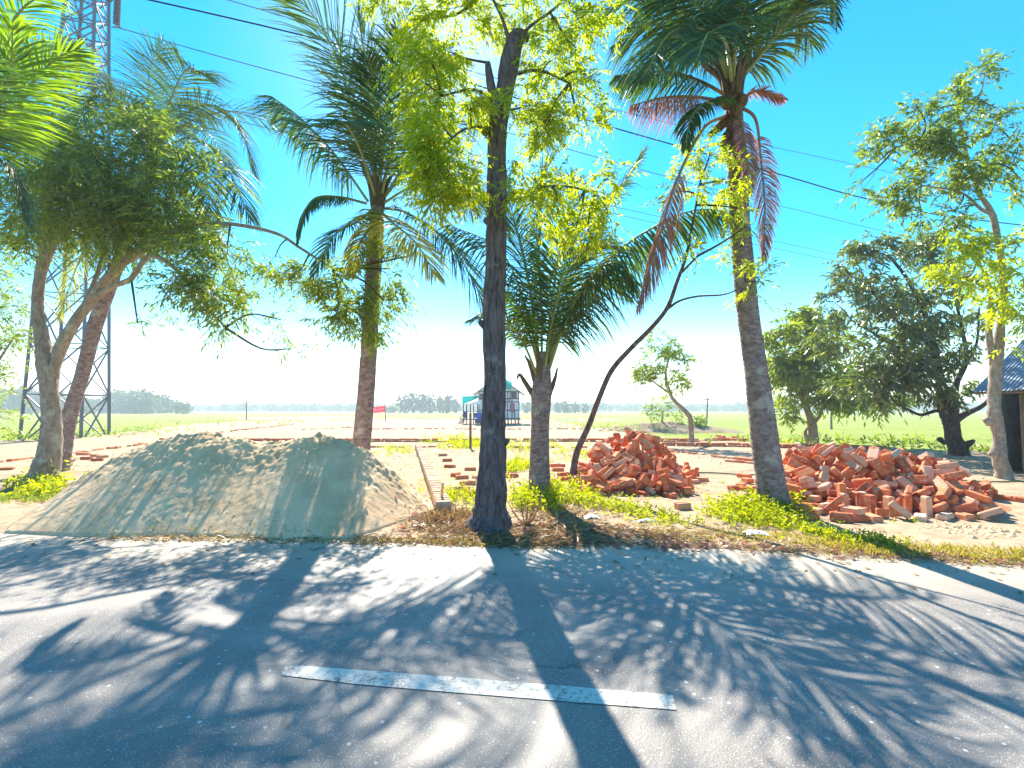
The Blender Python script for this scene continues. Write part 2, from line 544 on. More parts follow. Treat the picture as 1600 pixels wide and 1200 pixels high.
# leaves: every leaf is one diamond-shaped blade
def leaf_blades(pos, dirs, L, W, nhint=None, fold=0.0):
    n_ = len(pos)
    dirs = nrm(dirs)
    h = nrm(nr.normal(size=(n_, 3))) if nhint is None else nrm(nhint + 0.5 * nr.normal(size=(n_, 3)))
    s = nrm(np.cross(dirs, h))
    L = np.broadcast_to(L, (n_,))[:, None]
    W = np.broadcast_to(W, (n_,))[:, None]
    q = np.empty((n_, 4, 3))
    q[:, 0] = pos
    q[:, 1] = pos + dirs * L * 0.45 + s * W * 0.5
    q[:, 2] = pos + dirs * L - UP * L * 0.12
    q[:, 3] = pos + dirs * L * 0.45 - s * W * 0.5
    return q.reshape(-1, 3)


def quads(V):
    return np.arange(len(V), dtype=np.int32).reshape(-1, 4)


def sprays(orig, direc, slen, k, leafL, leafW, droop=0.3, spread=0.9):
    """k leaves set alternately along each spray."""
    n_ = len(orig)
    direc = nrm(direc)
    side = nrm(np.cross(direc, UP + 0.01) + 0.25 * nr.normal(size=(n_, 3)))
    t = np.linspace(0.1, 1.0, k)
    pos = orig[:, None, :] + direc[:, None, :] * (t[None, :, None] * slen[:, None, None]) - UP * (t ** 2)[None, :, None] * slen[:, None, None] * droop * 0.6
    sg = np.where(np.arange(k) % 2 == 0, 1.0, -1.0)
    d = direc[:, None, :] * 0.7 + side[:, None, :] * (sg[None, :, None] * spread) - UP * droop + 0.35 * nr.normal(size=(n_, k, 3))
    L = leafL * (0.7 + 0.6 * nr.rand(n_ * k))
    return leaf_blades(pos.reshape(-1, 3), d.reshape(-1, 3), L, L * leafW)


def crown(name, clusters, Y, m, parent, leafL=0.1, leafW=0.3, k=12, slen=0.35, droop=0.3, skel=None, spread=0.9, depth=0.8, clump=0.0, label=None, twigs=True):
    """clusters: (px, py, rx, ry, sprays[, dY]) in picture pixels at depth Y; skel = points the branches start from"""
    parts, tg = [], Geo()
    for c in clusters:
        px, py, rx, ry, ns = c[:5]
        Yc = Y + (c[5] if len(c) > 5 else 0.0)
        C_ = P(px, py, Yc)
        w_ = math.hypot(1, (px - 800) / FPX) ** 0.8        # wide-angle stretch of the picture edge
        R = np.array((rx / w_, (rx + ry) / 2 * depth / w_, ry)) * Yc / FPX
        ncl = max(3, ns // 14)
        d = nrm(nr.normal(size=(ncl, 3)))
        rad = nr.rand(ncl) ** 0.45
        cc = C_ + d * rad[:, None] * R
        own = nr.randint(0, ncl, ns)
        cr = 0.30 * R.mean() if clump == 0 else clump
        o_ = cc[own] + nr.normal(size=(ns, 3)) * cr * np.array((1, 1, 0.6))
        dr = nrm(o_ - C_) * 0.7 + 0.7 * nr.normal(size=(ns, 3)) + np.array((0, 0, -0.15))
        sl = slen * (0.6 + 0.7 * nr.rand(ns))
        parts.append(sprays(o_, dr, sl, k, leafL, leafW, droop, spread))
        if skel is not None and twigs:
            sk = np.asarray(skel)
            a0 = sk[np.argmin(np.linalg.norm(sk - C_, axis=1))]
            midp = (a0 + C_) / 2 + nr.normal(size=3) * 0.08 * np.linalg.norm(C_ - a0)
            cur = catmull([a0, midp, C_], 4)
            r0 = min(0.05, 0.012 + 0.012 * np.linalg.norm(C_ - a0))
            tg.tube(cur, np.linspace(r0, r0 * 0.45, len(cur)), 5)
            for q in cc[: min(ncl, 26)]:
                a1 = cur[nr.randint(len(cur) // 2, len(cur))]
                tw = catmull([a1, (a1 + q) / 2 + nr.normal(size=3) * 0.1 * np.linalg.norm(q - a1), q], 3)
                tg.tube(tw, np.linspace(r0 * 0.35, 0.003, len(tw)), 3, cap=False)
    V = np.vstack(parts)
    o = mesh_obj(name, V, quads(V), m, parent, label=label)
    if tg.n:
        tg.obj("twigs", M_TWIG, parent, kind="stuff")
    return o


# palm fronds
def frond(parent, ctrl, L=0.8, pairs=60, droop=0.35, m=None, dry=False, start=0.2, roll=0.0, label=None, ragged=0.0, width=0.026, lift=0.1, rw=0.03, hang=0.12):
    m = m or M_FROND
    cur = catmull(ctrl, 10)
    seg = np.linalg.norm(np.diff(cur, axis=0), axis=1)
    s = np.concatenate([[0], np.cumsum(seg)])
    s /= s[-1]
    pairs = int(pairs * 1.25)
    t = np.linspace(start, 0.995, pairs)
    t = np.clip(t + nr.normal(size=pairs) * 0.003, 0, 1)
    pos = np.column_stack([np.interp(t, s, cur[:, i]) for i in range(3)])
    Tg = nrm(np.gradient(cur, axis=0))
    T = nrm(np.column_stack([np.interp(t, s, Tg[:, i]) for i in range(3)]))
    chord = cur[-1] - cur[0]
    hor = np.cross(np.array((chord[0], chord[1], 0.0)) + 1e-4, UP)
    hor = nrm(hor)
    side = nrm(hor - T * (T @ hor)[:, None])
    nrmv = np.cross(side, T)
    flip = np.where(nrmv[:, 2:3] < -0.2, -1.0, 1.0)
    nrmv = nrmv * flip
    cr_, sr_ = math.cos(roll), math.sin(roll)
    side, nrmv = side * cr_ + nrmv * sr_, nrmv * cr_ - side * sr_
    tt = (t - start) / (1 - start)
    L, pairs = L * 1.12, pairs
    prof = np.clip(np.sin(np.pi * np.clip(tt * 0.80 + 0.16, 0, 1)) ** 0.7, 0.12, 1)
    A = np.radians(18 + 50 * tt)
    allV = []
    for sg in (-1, 1):
        keep = nr.rand(pairs) > ragged
        d = side * (sg * np.cos(A))[:, None] + T * np.sin(A)[:, None] + nrmv * lift - UP * hang
        d = nrm(d + 0.07 * nr.normal(size=d.shape))[keep]
        ln = (L * prof * (0.85 + 0.25 * nr.rand(pairs)))[keep]
        p0 = pos[keep]
        wv = nrm(T[keep] - d * np.sum(T[keep] * d, axis=1)[:, None] + 0.25 * nr.normal(size=d.shape))
        dr = droop * (0.7 + 0.6 * nr.rand(len(ln)))
        ws = [0.6, 1.0, 0.75, 0.08]
        prev = p0
        rows = []
        dd = d
        for k_ in range(4):
            rows.append((prev - wv * width * 0.5 * ws[k_], prev + wv * width * 0.5 * ws[k_]))
            prev = prev + dd * (ln / 3)[:, None]
            dd = nrm(dd - UP * dr[:, None] * (0.6 + 0.5 * k_))
            wv = nrm(wv - dd * np.sum(wv * dd, axis=1)[:, None])
        # strips as shared-vertex ribbons, so that each leaflet is one island
        n_ = len(ln)
        R = np.empty((n_, 8, 3))
        for k_ in range(4):
            R[:, 2 * k_] = rows[k_][0]
            R[:, 2 * k_ + 1] = rows[k_][1]
        allV.append(R.reshape(-1, 3))
    V = np.vstack(allV)
    nb = len(V) // 8
    base = (np.arange(nb) * 8)[:, None, None]
    F = (base + np.array([[0, 1, 3, 2], [2, 3, 5, 4], [4, 5, 7, 6]])[None]).reshape(-1, 4)
    o = mesh_obj("frond", V, F, m, parent, label=label)
    Vr, Fr = tube(cur, np.linspace(rw, rw * 0.18, len(cur)), 5)
    mesh_obj("rachis", Vr, Fr, M_RACHIS_DRY if dry else M_RACHIS, o)
    return o


def arc_frond(parent, c, az, el, length, sag, **k):
    """az measured from +X (right of the picture) anticlockwise seen from above; el start elevation"""
    h = np.array((math.cos(az), math.sin(az), 0.0))
    pts, p_, e = [np.array(c, float)], np.array(c, float), el
    for i in range(5):
        p_ = p_ + (h * math.cos(e) + UP * math.sin(e)) * length / 5
        pts.append(p_)
        e -= sag * (0.5 + 0.25 * i)
    return frond(parent, pts, **k)


def palm_trunk(parent, pp, Y, rings=0.055, flare=1.0, name="trunk"):
    pts, rad = pix_curve(pp, Y, 8)
    seg = np.linalg.norm(np.diff(pts, axis=0), axis=1)
    s = np.concatenate([[0], np.cumsum(seg)])
    nn = int(s[-1] / (rings / 4))
    ss = np.linspace(0, s[-1], nn)
    pp_ = np.column_stack([np.interp(ss, s, pts[:, i]) for i in range(3)])
    rr_ = np.interp(ss, s, rad)

    def rf(i, a_, r, q):
        ph = ss[i] / rings + 0.25 * noise.noise(Vector((math.cos(a_) * 0.8, math.sin(a_) * 0.8, ss[i] * 3)))
        step = (ph % 1.0)
        return r * (1 + 0.045 * (step - 0.5) + 0.05 * noise.noise(Vector((math.cos(a_) * 2, math.sin(a_) * 2, ss[i] * 5.0))) + 0.03 * noise.noise(Vector((math.cos(a_) * 6, math.sin(a_) * 6, ss[i] * 24.0))))
    V, F = tube(pp_, rr_, 20, 0, True, rf)
    return mesh_obj(name, V, F, M_PALM, parent, smooth=True), pts

# ------------------------------------------------------------------ road, ground, field
_edge = [G(0, 842)[:2], G(400, 848)[:2], G(800, 855)[:2], G(1200, 868)[:2], G(1600, 886)[:2]]


def road_edge(x):
    e = _edge
    if x <= e[0][0]:
        return e[0][1] - 0.05 * (x - e[0][0])
    for a, b_ in zip(e[:-1], e[1:]):
        if x <= b_[0]:
            return a[1] + (b_[1] - a[1]) * (x - a[0]) / (b_[0] - a[0])
    return e[-1][1] - 0.14 * (x - e[-1][0])


def gz(x, y):
    far = min(1.0, 6.0 / max(y, 1))
    q = Vector((x, y, 0))
    return 0.012 + 0.035 * noise.noise(q * 0.45) + far * (0.018 * noise.noise(q * 2.3) + 0.010 * noise.noise(q * 7.0))


xs = np.linspace(-70, 70, 141)
V, F = [], []
for i, x in enumerate(xs):
    ye = road_edge(x) + 0.25
    V += [(x, ye, 0.0), (x, ye - 6.6, 0.0)]
for i in range(len(xs) - 1):
    F.append((2 * i, 2 * i + 1, 2 * i + 3, 2 * i + 2))
mesh_obj("road", V, F, M_ROAD, kind="structure")

# the worn centre-line dash, one end rounded off
dash = [(441, 1049), (446, 1042), (458, 1039), (700, 1057), (900, 1073), (1051, 1086), (1057, 1109), (900, 1097), (700, 1081), (560, 1069), (441, 1055)]
V = [G(a, b_, 0.004) for a, b_ in dash]
mesh_obj("road_marking", V, [tuple(range(len(V)))[::-1]], M_PAINT, kind="structure")

_far = [(-3000, 692), (0, 692), (60, 687), (160, 682), (240, 672), (300, 664), (400, 657), (560, 655.5), (830, 656), (900, 664), (960, 675), (1010, 682), (1100, 690), (1250, 696), (1420, 703), (1600, 708), (5000, 712)]
pxs = np.concatenate([np.linspace(-2600, -40, 60, endpoint=False), np.linspace(-40, 1640, 420, endpoint=False), np.linspace(1640, 4400, 60)])
fy = np.interp(pxs, [a for a, _ in _far], [b_ for _, b_ in _far])
NR = 190
V = []
for j in range(NR):
    for i, px in enumerate(pxs):
        a = (px - 800) / FPX
        Y = 5.0
        for _ in range(25):
            Y = 0.5 * Y + 0.5 * road_edge(a * Y)
        Yf = FPX * CAMH / (fy[i] - 640) * (1 + 0.02 * noise.noise(Vector((px * 0.03, 0, 0))))
        if j < NR - 4:
            t = j / (NR - 5)
            y = Y * (Yf / Y) ** t
        else:
            y = Yf + (j - NR + 5) * 0.25
        x = a * y
        z = gz(x, y)
        d = y - Y
        z += -0.055 * max(0, 1 - d / 0.32) + 0.02 * max(0, 1 - d / 0.32) * noise.noise(Vector((x * 3, y * 6, 4)))
        if j >= NR - 4:
            z -= 0.14 * (j - NR + 5)
        else:
            z += 0.05 * max(0, 1 - (Yf - y) / 0.8) * (1 + noise.noise(Vector((x, y, 9))))
        V.append((x, y, z))
W_ = len(pxs)
idx = np.arange(W_ * NR).reshape(NR, W_)
F = np.stack([idx[:-1, :-1], idx[:-1, 1:], idx[1:, 1:], idx[1:, :-1]], -1).reshape(-1, 4)
mesh_obj("ground", V, F, M_SOIL, smooth=True, kind="structure")

V, F = [], []
gxs = np.concatenate([-np.geomspace(2400, 40, 14), np.linspace(-30, 30, 7), np.geomspace(40, 2400, 14)])
gys = np.concatenate([np.linspace(-60, 60, 13), np.geomspace(75, 2400, 16)])
for y in gys:
    for x in gxs:
        V.append((x, y, -0.33))
W_ = len(gxs)
idx = np.arange(len(V)).reshape(len(gys), W_)
F = np.stack([idx[:-1, :-1], idx[:-1, 1:], idx[1:, 1:], idx[1:, :-1]], -1).reshape(-1, 4)
mesh_obj("field", V, F, M_FIELD, kind="structure")

M_WATER, *_ = mat("paddy_water", (0.16, 0.17, 0.15), 0.08, 0.5)
for (x0, x1, y0, y1) in ((-26, -9, 82, 98), (2, 20, 84, 92), (-60, -34, 95, 125)):
    V = []
    for k in range(24):
        a = 2 * math.pi * k / 24
        r = 1 + 0.12 * noise.noise(Vector((math.cos(a) * 2, math.sin(a) * 2, x0)))
        V.append(((x0 + x1) / 2 + (x1 - x0) / 2 * math.cos(a) * r, (y0 + y1) / 2 + (y1 - y0) / 2 * math.sin(a) * r, -0.322))
    mesh_obj("water", V, [tuple(range(24))], M_WATER, kind="structure")

# earth bank beyond the plot
V, F = [], []
bx, by = P(1030, 660, 40)[0], 40.0
M_BANK, n, l, b = mat("bare_earth_bank", rough=0.95, spec=0.1)
l.new(ramp(n, l, noise_n(n, l, 0.8, 6, 0.7, pos_n(n, l)), [(0.35, (0.15, 0.17, 0.05)), (0.5, (0.26, 0.19, 0.13)), (0.7, (0.34, 0.26, 0.19))]), b.inputs["Base Color"])
for j in range(24):
    for i in range(90):
        x, y = -6.5 + 13.5 * i / 89, -2.5 + 5 * j / 23
        h = (1 - abs(y / 2.5)) * max(0, 1 - abs(x / 6.7)) ** 0.5
        z = h * (1.05 + 0.45 * noise.noise(Vector((x * 0.5, y * 0.5, 3)))) + 0.1 * noise.noise(Vector((x * 2, y * 2, 1))) * h
        V.append((bx + x, by + y, -0.4 + z * 0.85))
idx = np.arange(24 * 90).reshape(24, 90)
F = np.stack([idx[:-1, :-1], idx[:-1, 1:], idx[1:, 1:], idx[1:, :-1]], -1).reshape(-1, 4)
mesh_obj("earth_bank", V, F, M_BANK, smooth=True, kind="structure")

# heap of sand by the road
_crest = [(-20, 856), (84, 852), (112, 836), (130, 808), (150, 762), (175, 743), (205, 722), (240, 702), (285, 688), (330, 679), (370, 680), (405, 689), (440, 695), (475, 689), (510, 683), (545, 690), (580, 703), (610, 727), (645, 762), (690, 800), (745, 850)]
HY = 7.35
HGX = [P(a, 0, HY)[0] for a, _ in _crest]
HGZ = [max(-0.08, CAMH - (b_ - 640) / FPX * HY - 0.01) for _, b_ in _crest]
NX, NY = 460, 280
V = []
for j in range(NY):
    for i in range(NX):
        x = HGX[0] + (HGX[-1] - HGX[0]) * i / (NX - 1)
        y = 5.05 + 5.0 * j / (NY - 1)
        yc = HY + 0.18 * noise.noise(Vector((x * 1.3, 0, 7)))
        hc = np.interp(x, HGX, HGZ) + 0.02
        # toe distances
        wf = (yc - road_edge(x) - 0.02) * (0.92 + 0.06 * noise.noise(Vector((x * 0.9, 3, 3)))) if y < yc else 1.9
        wf *= min(1.0, max(0.12, hc / 0.62)) ** 0.75
        d = abs(y - yc) / wf
        prof = 1 - d
        top = 0.97 + 0.04 * noise.noise(Vector((x * 2, y * 2, 5)))
        pr = prof * 1.08
        pr = pr if pr < top - 0.08 else top + 0.08 - 0.16 * math.exp(-(pr - top + 0.08) / 0.16 * 1.0)
        pr = min(1.0, pr)
        z = hc * pr if hc > 0 and pr > 0 else -0.05 * min(1.0, abs(pr) + 0.3)
        if z > 0.02:
            u = min(1, max(0, (pr - 0.55) / 0.35))
            q = Vector((x, y, 0))
            clod = noise.multi_fractal(q * 5.0, 0.8, 2.2, 5) - 1.0
            crumb = noise.noise(q * 17) + 0.5 * noise.noise(q * 31)
            z += u * (0.034 * clod + 0.014 * crumb + 0.03 * abs(noise.noise(q * 7.5)) + 0.022 * abs(noise.noise(q * 16)) + 0.012 * abs(noise.noise(q * 35))) * min(1, hc / 0.5)
            # rills running down the face
            slant = x * 7.0 + (y - yc) * 4.0
            rill = noise.noise(Vector((slant, (y - yc) * 0.8, 2))) + 0.5 * noise.noise(Vector((slant * 2.6, (y - yc) * 1.5, 8)))
            z += ((1 - u) * 0.008 * rill + 0.006 * noise.noise(q * 13) + 0.004 * noise.noise(q * 29)) * min(1, z / 0.15)
            lump = noise.noise(q * 9 + Vector((0, 0, 4)))
            if lump > 0.28:
                z += (lump - 0.28) * 0.07 * (0.15 + u)
        else:
            z = min(z, 0.02) - 0.03
        V.append((x, y, z))
idx = np.arange(NX * NY).reshape(NY, NX)
F = np.stack([idx[:-1, :-1], idx[:-1, 1:], idx[1:, 1:], idx[1:, :-1]], -1).reshape(-1, 4)
mesh_obj("sand_heap", V, F, M_SAND, smooth=True, loc=(P(390, 700, HY)[0], HY, 0), label="long grey heap of loose sand with a rough crest at the road edge", cat="sand heap")


def heap_z(x, y):
    i = (x - HGX[0]) / (HGX[-1] - HGX[0]) * (NX - 1)
    j = (y - 5.05) / 5.0 * (NY - 1)
    if 0 <= i < NX - 1 and 0 <= j < NY - 1:
        return V_HEAP[int(j) * NX + int(i)][2]
    return -1


V_HEAP = V

# ------------------------------------------------------------------ far woods
def wood_band(specs, m=M_FARLEAF):
    allV = []
    for (px, py_top, wpx, Y) in specs:
        base = P(px, 640, Y)[0]
        top = CAMH + (640 - py_top) / FPX * Y
        R = np.array((wpx / 2 * Y / FPX, wpx / 3 * Y / FPX, (top + 0.33) * 0.5))
        n_ = 130
        d = nrm(nr.normal(size=(n_, 3))) * (nr.rand(n_, 1) ** 0.4)
        c = np.array((base, Y, top * 0.5 - 0.15)) + d * R
        s = 0.09 * R[2] * (0.8 + nr.rand(n_)) + 0.35
        allV.append(leaf_blades(c - UP * 0.3, nr.normal(size=(n_, 3)), s * 2.2, s * 1.5))
    return np.vstack(allV)


def profile_band(prof, Y, step, w, jit, name):
    sp = []
    px = prof[0][0]
    while px < prof[-1][0]:
        t = np.interp(px, [a for a, _ in prof], [b_ for _, b_ in prof])
        sp.append((px, t + nr.normal() * jit, w * (0.8 + 0.5 * nr.rand()), Y * (0.9 + 0.2 * nr.rand())))
        px += step * (0.6 + 0.8 * nr.rand())
    Vb = wood_band(sp)
    mesh_obj(name, Vb, quads(Vb), M_FARLEAF, kind="stuff", label="hazy blue far-off woodland along the horizon" if Y > 400 else "hazy band of woodland beyond the green field on the left", cat="woodland")


profile_band([(-500, 618), (-40, 622), (140, 624), (300, 631), (420, 629), (560, 631), (640, 630), (820, 627), (900, 628), (1000, 630), (1100, 631), (1250, 628), (1400, 630), (1600, 627), (2100, 622)], 430, 4.5, 15, 1.6, "far_woodland")
profile_band([(-300, 596), (0, 604), (60, 606), (130, 626), (165, 617), (185, 609), (250, 612), (275, 622), (292, 631)], 230, 7, 24, 3, "left_woodland")

gname = "distant trees standing beyond the field behind the raised house"
ORD = ["first", "second", "third", "fourth", "fifth", "sixth", "seventh", "eighth", "ninth", "tenth", "eleventh", "twelfth", "thirteenth", "fourteenth"]
for kk, (px, t, w, Y) in enumerate([(612, 632, 18, 260), (632, 614, 24, 240), (646, 613, 20, 240), (660, 612, 20, 245), (673, 614, 18, 240), (687, 616, 15, 245), (700, 614, 13, 240), (712, 622, 13, 250), (824, 626, 16, 250), (872, 628, 13, 260), (884, 624, 16, 250), (899, 627, 15, 250), (914, 630, 14, 260), (1178, 636, 16, 250)]):
    base = P(px, 640, Y)[0]
    th = thing("distant_tree", "hazy blue-green distant tree beyond the field, %s from the left in its row" % ORD[kk], "tree", (base, Y, -0.33), gname)
    Vb = wood_band([(px, t, w, Y)])
    mesh_obj("crown", Vb, quads(Vb), M_FARLEAF, th)
    g_ = Geo()
    g_.tube([(base, Y, -0.4), (base + 0.2, Y, 3.0)], [0.3, 0.2], 5)
    g_.obj("trunk", M_BARK_DARK, th)

# ------------------------------------------------------------------ raised house beyond the plot
HYo = 49.0
hx = P(780, 640, HYo)[0]


def hp(px, py, dY=0.0):
    return P(px, py, HYo + dY)


S = HYo / FPX
house = thing("stilt_house", "small two-storey raised timber-frame house with turquoise roof beyond the plot", "house", (hx, HYo, 0))
x0, x1 = hp(748, 640)[0], hp(811, 640)[0]
zb, ze, za = 1.5 - 14 * S, 1.5 + 29 * S, 1.5 + 51 * S
D = 4.2
Geo().box(((x0 + x1) / 2, HYo + D / 2, (zb + ze) / 2), (x1 - x0, D, ze - zb)).obj("wall", M_WALL, house)
xm = (x0 + x1) / 2
g_ = Geo()
g_.add([(x0, HYo + 0.003, ze), (x1, HYo + 0.003, ze), (xm, HYo + 0.003, za - 0.1), (x0, HYo + D, ze), (x1, HYo + D, ze), (xm, HYo + D, za - 0.1)], [(0, 1, 2), (5, 4, 3), (0, 3, 4, 1)])
g_.obj("gable", M_ROOFP, house)
ov = 0.6
for sg, xe in ((-1, x0 - ov), (1, x1 + ov)):
    zz = ze - ov * (za - ze) / (xm - x0)
    g_ = Geo()
    a0, a1, a2, a3 = np.array((xm, HYo - ov, za)), np.array((xe, HYo - ov, zz)), np.array((xe, HYo + D + ov, zz)), np.array((xm, HYo + D + ov, za))
    dz = np.array((0, 0, 0.08))
    g_.add([a0, a1, a2, a3, a0 + dz, a1 + dz, a2 + dz, a3 + dz], [(0, 1, 2, 3), (7, 6, 5, 4), (0, 4, 5, 1), (1, 5, 6, 2), (2, 6, 7, 3), (3, 7, 4, 0)])
    g_.obj("roof", M_ROOFP, house)
g_ = Geo()
g_.add([hp(781, 588, -0.7), hp(801, 598, -0.7), hp(798, 609, -0.7), hp(780, 607, -0.7), hp(781, 588, -0.66), hp(801, 598, -0.66), hp(798, 609, -0.66), hp(780, 607, -0.66)], [(3, 2, 1, 0), (4, 5, 6, 7), (0, 1, 5, 4), (1, 2, 6, 5), (2, 3, 7, 6), (3, 0, 4, 7)])
g_.obj("gable_sheet", M_ROOFC, house)
for (a, b_, c, d) in [(748, 611, 748, 654), (793, 611, 793, 654), (811, 611, 811, 654), (800, 625, 800, 654), (770, 611, 770, 654), (748, 641, 811, 641), (748, 628, 811, 628), (748, 623, 811, 623), (797, 611, 797, 623), (804, 641, 804, 654), (758, 611, 758, 654), (748, 612, 811, 612), (748, 654, 811, 654), (796, 623, 796, 628)]:
    Geo().bar(hp(a, b_, -0.05), hp(c, d, -0.05), 0.075, 0.08).obj("frame_post" if a == c else "frame_beam", M_FRAME, house)
for (a, b_, w, h_, m_) in [(803, 614.5, 8, 11, M_GLASS), (800.5, 637, 7, 13, M_PINK), (753, 617, 5, 9, M_GLASS), (764, 617, 5, 9, M_GLASS)]:
    c = hp(a, b_ + (3 if m_ is M_GLASS else 0), -0.09)
    fr = Geo().box(c, (w * S, 0.08, h_ * S)).obj("window", M_FRAME, house)
    Geo().box(c - np.array((0, 0.05, 0)), (w * S - 0.14, 0.04, h_ * S - 0.14)).obj("shutter" if m_ is M_PINK else "pane", m_, fr)
for a in (749, 757, 765, 773, 781, 789, 794, 799, 805, 810):
    for dY in (0.1, D - 0.2):
        Geo().box((hp(a, 0)[0], HYo + dY, zb / 2 - 0.1), (0.12, 0.12, zb + 0.2)).obj("stilt", M_WOOD, house)
Geo().box(((x0 + x1) / 2, HYo + D / 2, zb - 0.06), (x1 - x0 + 0.3, D + 0.2, 0.12)).obj("floor_deck", M_FRAME, house)
# veranda
vx0, vx1 = hp(725, 0)[0], x0 - 0.05
Geo().box(((vx0 + vx1) / 2, HYo + 1.3, zb - 0.05), (vx1 - vx0, 2.8, 0.12)).obj("veranda_deck", M_FRAME, house)
g_ = Geo()
a = [hp(722, 632, -0.3), hp(722, 620, -0.1), hp(754, 619, -0.1), hp(738, 626, -0.3)]
g_.add(a + [q + np.array((0, 0, 0.06)) for q in a], [(3, 2, 1, 0), (4, 5, 6, 7), (0, 1, 5, 4), (1, 2, 6, 5), (2, 3, 7, 6), (3, 0, 4, 7)])
g_.obj("veranda_roof", M_ROOFC, house)
g_ = Geo()
a = [hp(731, 632, -0.5), hp(752, 624, -0.3), hp(752, 632, -0.5)]
g_.add(a + [q + np.array((0, 0.05, 0)) for q in a], [(0, 1, 2), (5, 4, 3), (0, 3, 4, 1), (1, 4, 5, 2), (2, 5, 3, 0)])
g_.obj("veranda_canopy", M_WALL, house)
for a in (724, 729, 735, 740, 746):
    Geo().bar(hp(a, 631, -0.1), hp(a, 662, -0.1), 0.09).obj("veranda_post", M_FRAME, house)
Geo().bar(hp(724, 643, -0.12), hp(748, 643, -0.12), 0.06).obj("railing", M_FRAME, house)
Geo().box(hp(727, 648, -0.2), (7 * S, 0.06, 11 * S)).obj("veranda_panel", M_PURPLE, house)
for k in range(5):
    Geo().box(hp(724 - k * 1.2, 655 + k * 1.6, -0.4 - 0.15 * k), (0.5, 0.35, 0.06)).obj("stair_step", M_FRAME, house)
Geo().bar(hp(725, 645, -0.5), hp(718, 656, -0.9), 0.05).obj("stair_rail", M_FRAME, house)
tank = Geo().box(hp(748, 649, -0.8), (14 * S, 0.7, 8 * S)).box(hp(748, 655, -0.8), (12 * S, 0.6, 0.16)).obj("water_tank", M_BLUE, loc=hp(748, 657, -0.8), label="blue plastic tank on a stand below the veranda of the raised house", cat="tank")
Geo().box(hp(748, 659, -0.8) , (11 * S, 0.6, 5.2 * S)).obj("stand", M_FRAME, tank)

# ------------------------------------------------------------------ pylon and wires
PY = 25.0
pyl = thing("power_pylon", "tall lattice steel pylon standing behind the leaning tree on the left", "pylon", P(94, 688, PY))


def leg_at(k, z):
    # four legs of a tapering square tower, slightly turned
    t = z / 26.0
    half = 1.32 * (1 - t) + 0.66 * t
    cx, cy = P(86, 688, PY)[0] - 0.85, PY + 1.6
    a = math.radians(14) + k * math.pi / 2 + math.pi / 4
    return np.array((cx + half * math.sqrt(2) * math.cos(a) * 1.0, cy + half * math.sqrt(2) * math.sin(a), z))


lev = [-0.35, 2.3, 5.0, 7.7, 10.0, 12.0, 13.8, 15.4, 16.9, 18.2, 19.4, 20.6, 21.8, 23.0, 24.2, 25.4, 26.6, 27.6]
for k in range(4):
    g_ = Geo()
    g_.bar(leg_at(k, -0.4), leg_at(k, 27.7), 0.13)
    g_.obj("leg", M_STEEL, pyl)
for i in range(len(lev) - 1):
    for k in range(4):
        a0, a1 = leg_at(k, lev[i]), leg_at(k, lev[i + 1])
        b0, b1 = leg_at((k + 1) % 4, lev[i]), leg_at((k + 1) % 4, lev[i + 1])
        Geo().bar(a0, b1, 0.065).obj("brace", M_STEEL, pyl)
        Geo().bar(b0 + 0.01, a1 + 0.01, 0.06).obj("brace", M_STEEL, pyl)
        if i > 0:
            Geo().bar(a0, b0, 0.055).obj("cross_member", M_STEEL, pyl)
for tip, side in ((P(184, -8, PY + 2), 1), (P(79, -40, PY + 2), -1)):
    for k in range(4):
        lo_, hi_ = leg_at(k, tip[2] - 0.1), leg_at(k, min(27.5, tip[2] + 1.6))
        if (lo_[0] - leg_at(0, 24)[0] / 2 - leg_at(2, 24)[0] / 2) * side > 0:
            Geo().bar(lo_, tip, 0.09).obj("cross_arm", M_STEEL, pyl)
            Geo().bar(hi_, tip, 0.07).obj("cross_arm", M_STEEL, pyl)


def insulator(top, length, label):
    g2 = Geo()
    nd = int(length / 0.17)
    pts, rad = [], []
    for i in range(nd):
        z = top[2] - 0.2 - i * 0.17
        pts += [(top[0], top[1], z), (top[0], top[1], z - 0.02), (top[0], top[1], z - 0.05), (top[0], top[1], z - 0.06)]
        rad += [0.04, 0.19, 0.14, 0.04]
    g2.tube(pts, rad, 10)
    o = g2.obj("insulator_string", M_PORC, loc=top, label=label, cat="insulator")
    g3 = Geo()
    g3.bar(top, (top[0], top[1], top[2] - 0.25), 0.04)
    g3.bar((top[0] - 0.25, top[1], top[2] - length - 0.1), (top[0] + 0.25, top[1], top[2] - length - 0.1), 0.06)
    g3.obj("clamp", M_STEEL, o)
    return np.array((top[0], top[1], top[2] - length - 0.1))


IR = insulator(P(184, -8, PY + 2), 1.85, "dark insulator string hanging to the right of the pylon")
IL = insulator(P(79, -40, PY + 2), 1.85, "dark insulator string hanging to the left of the pylon")


def wire(pp, r, m, label, name="power_line"):
    pts = catmull(pp, 14)
    g2 = Geo()
    g2.tube(pts, r, 5)
    return g2.obj(name, m, loc=pts[0], label=label, cat="wire")


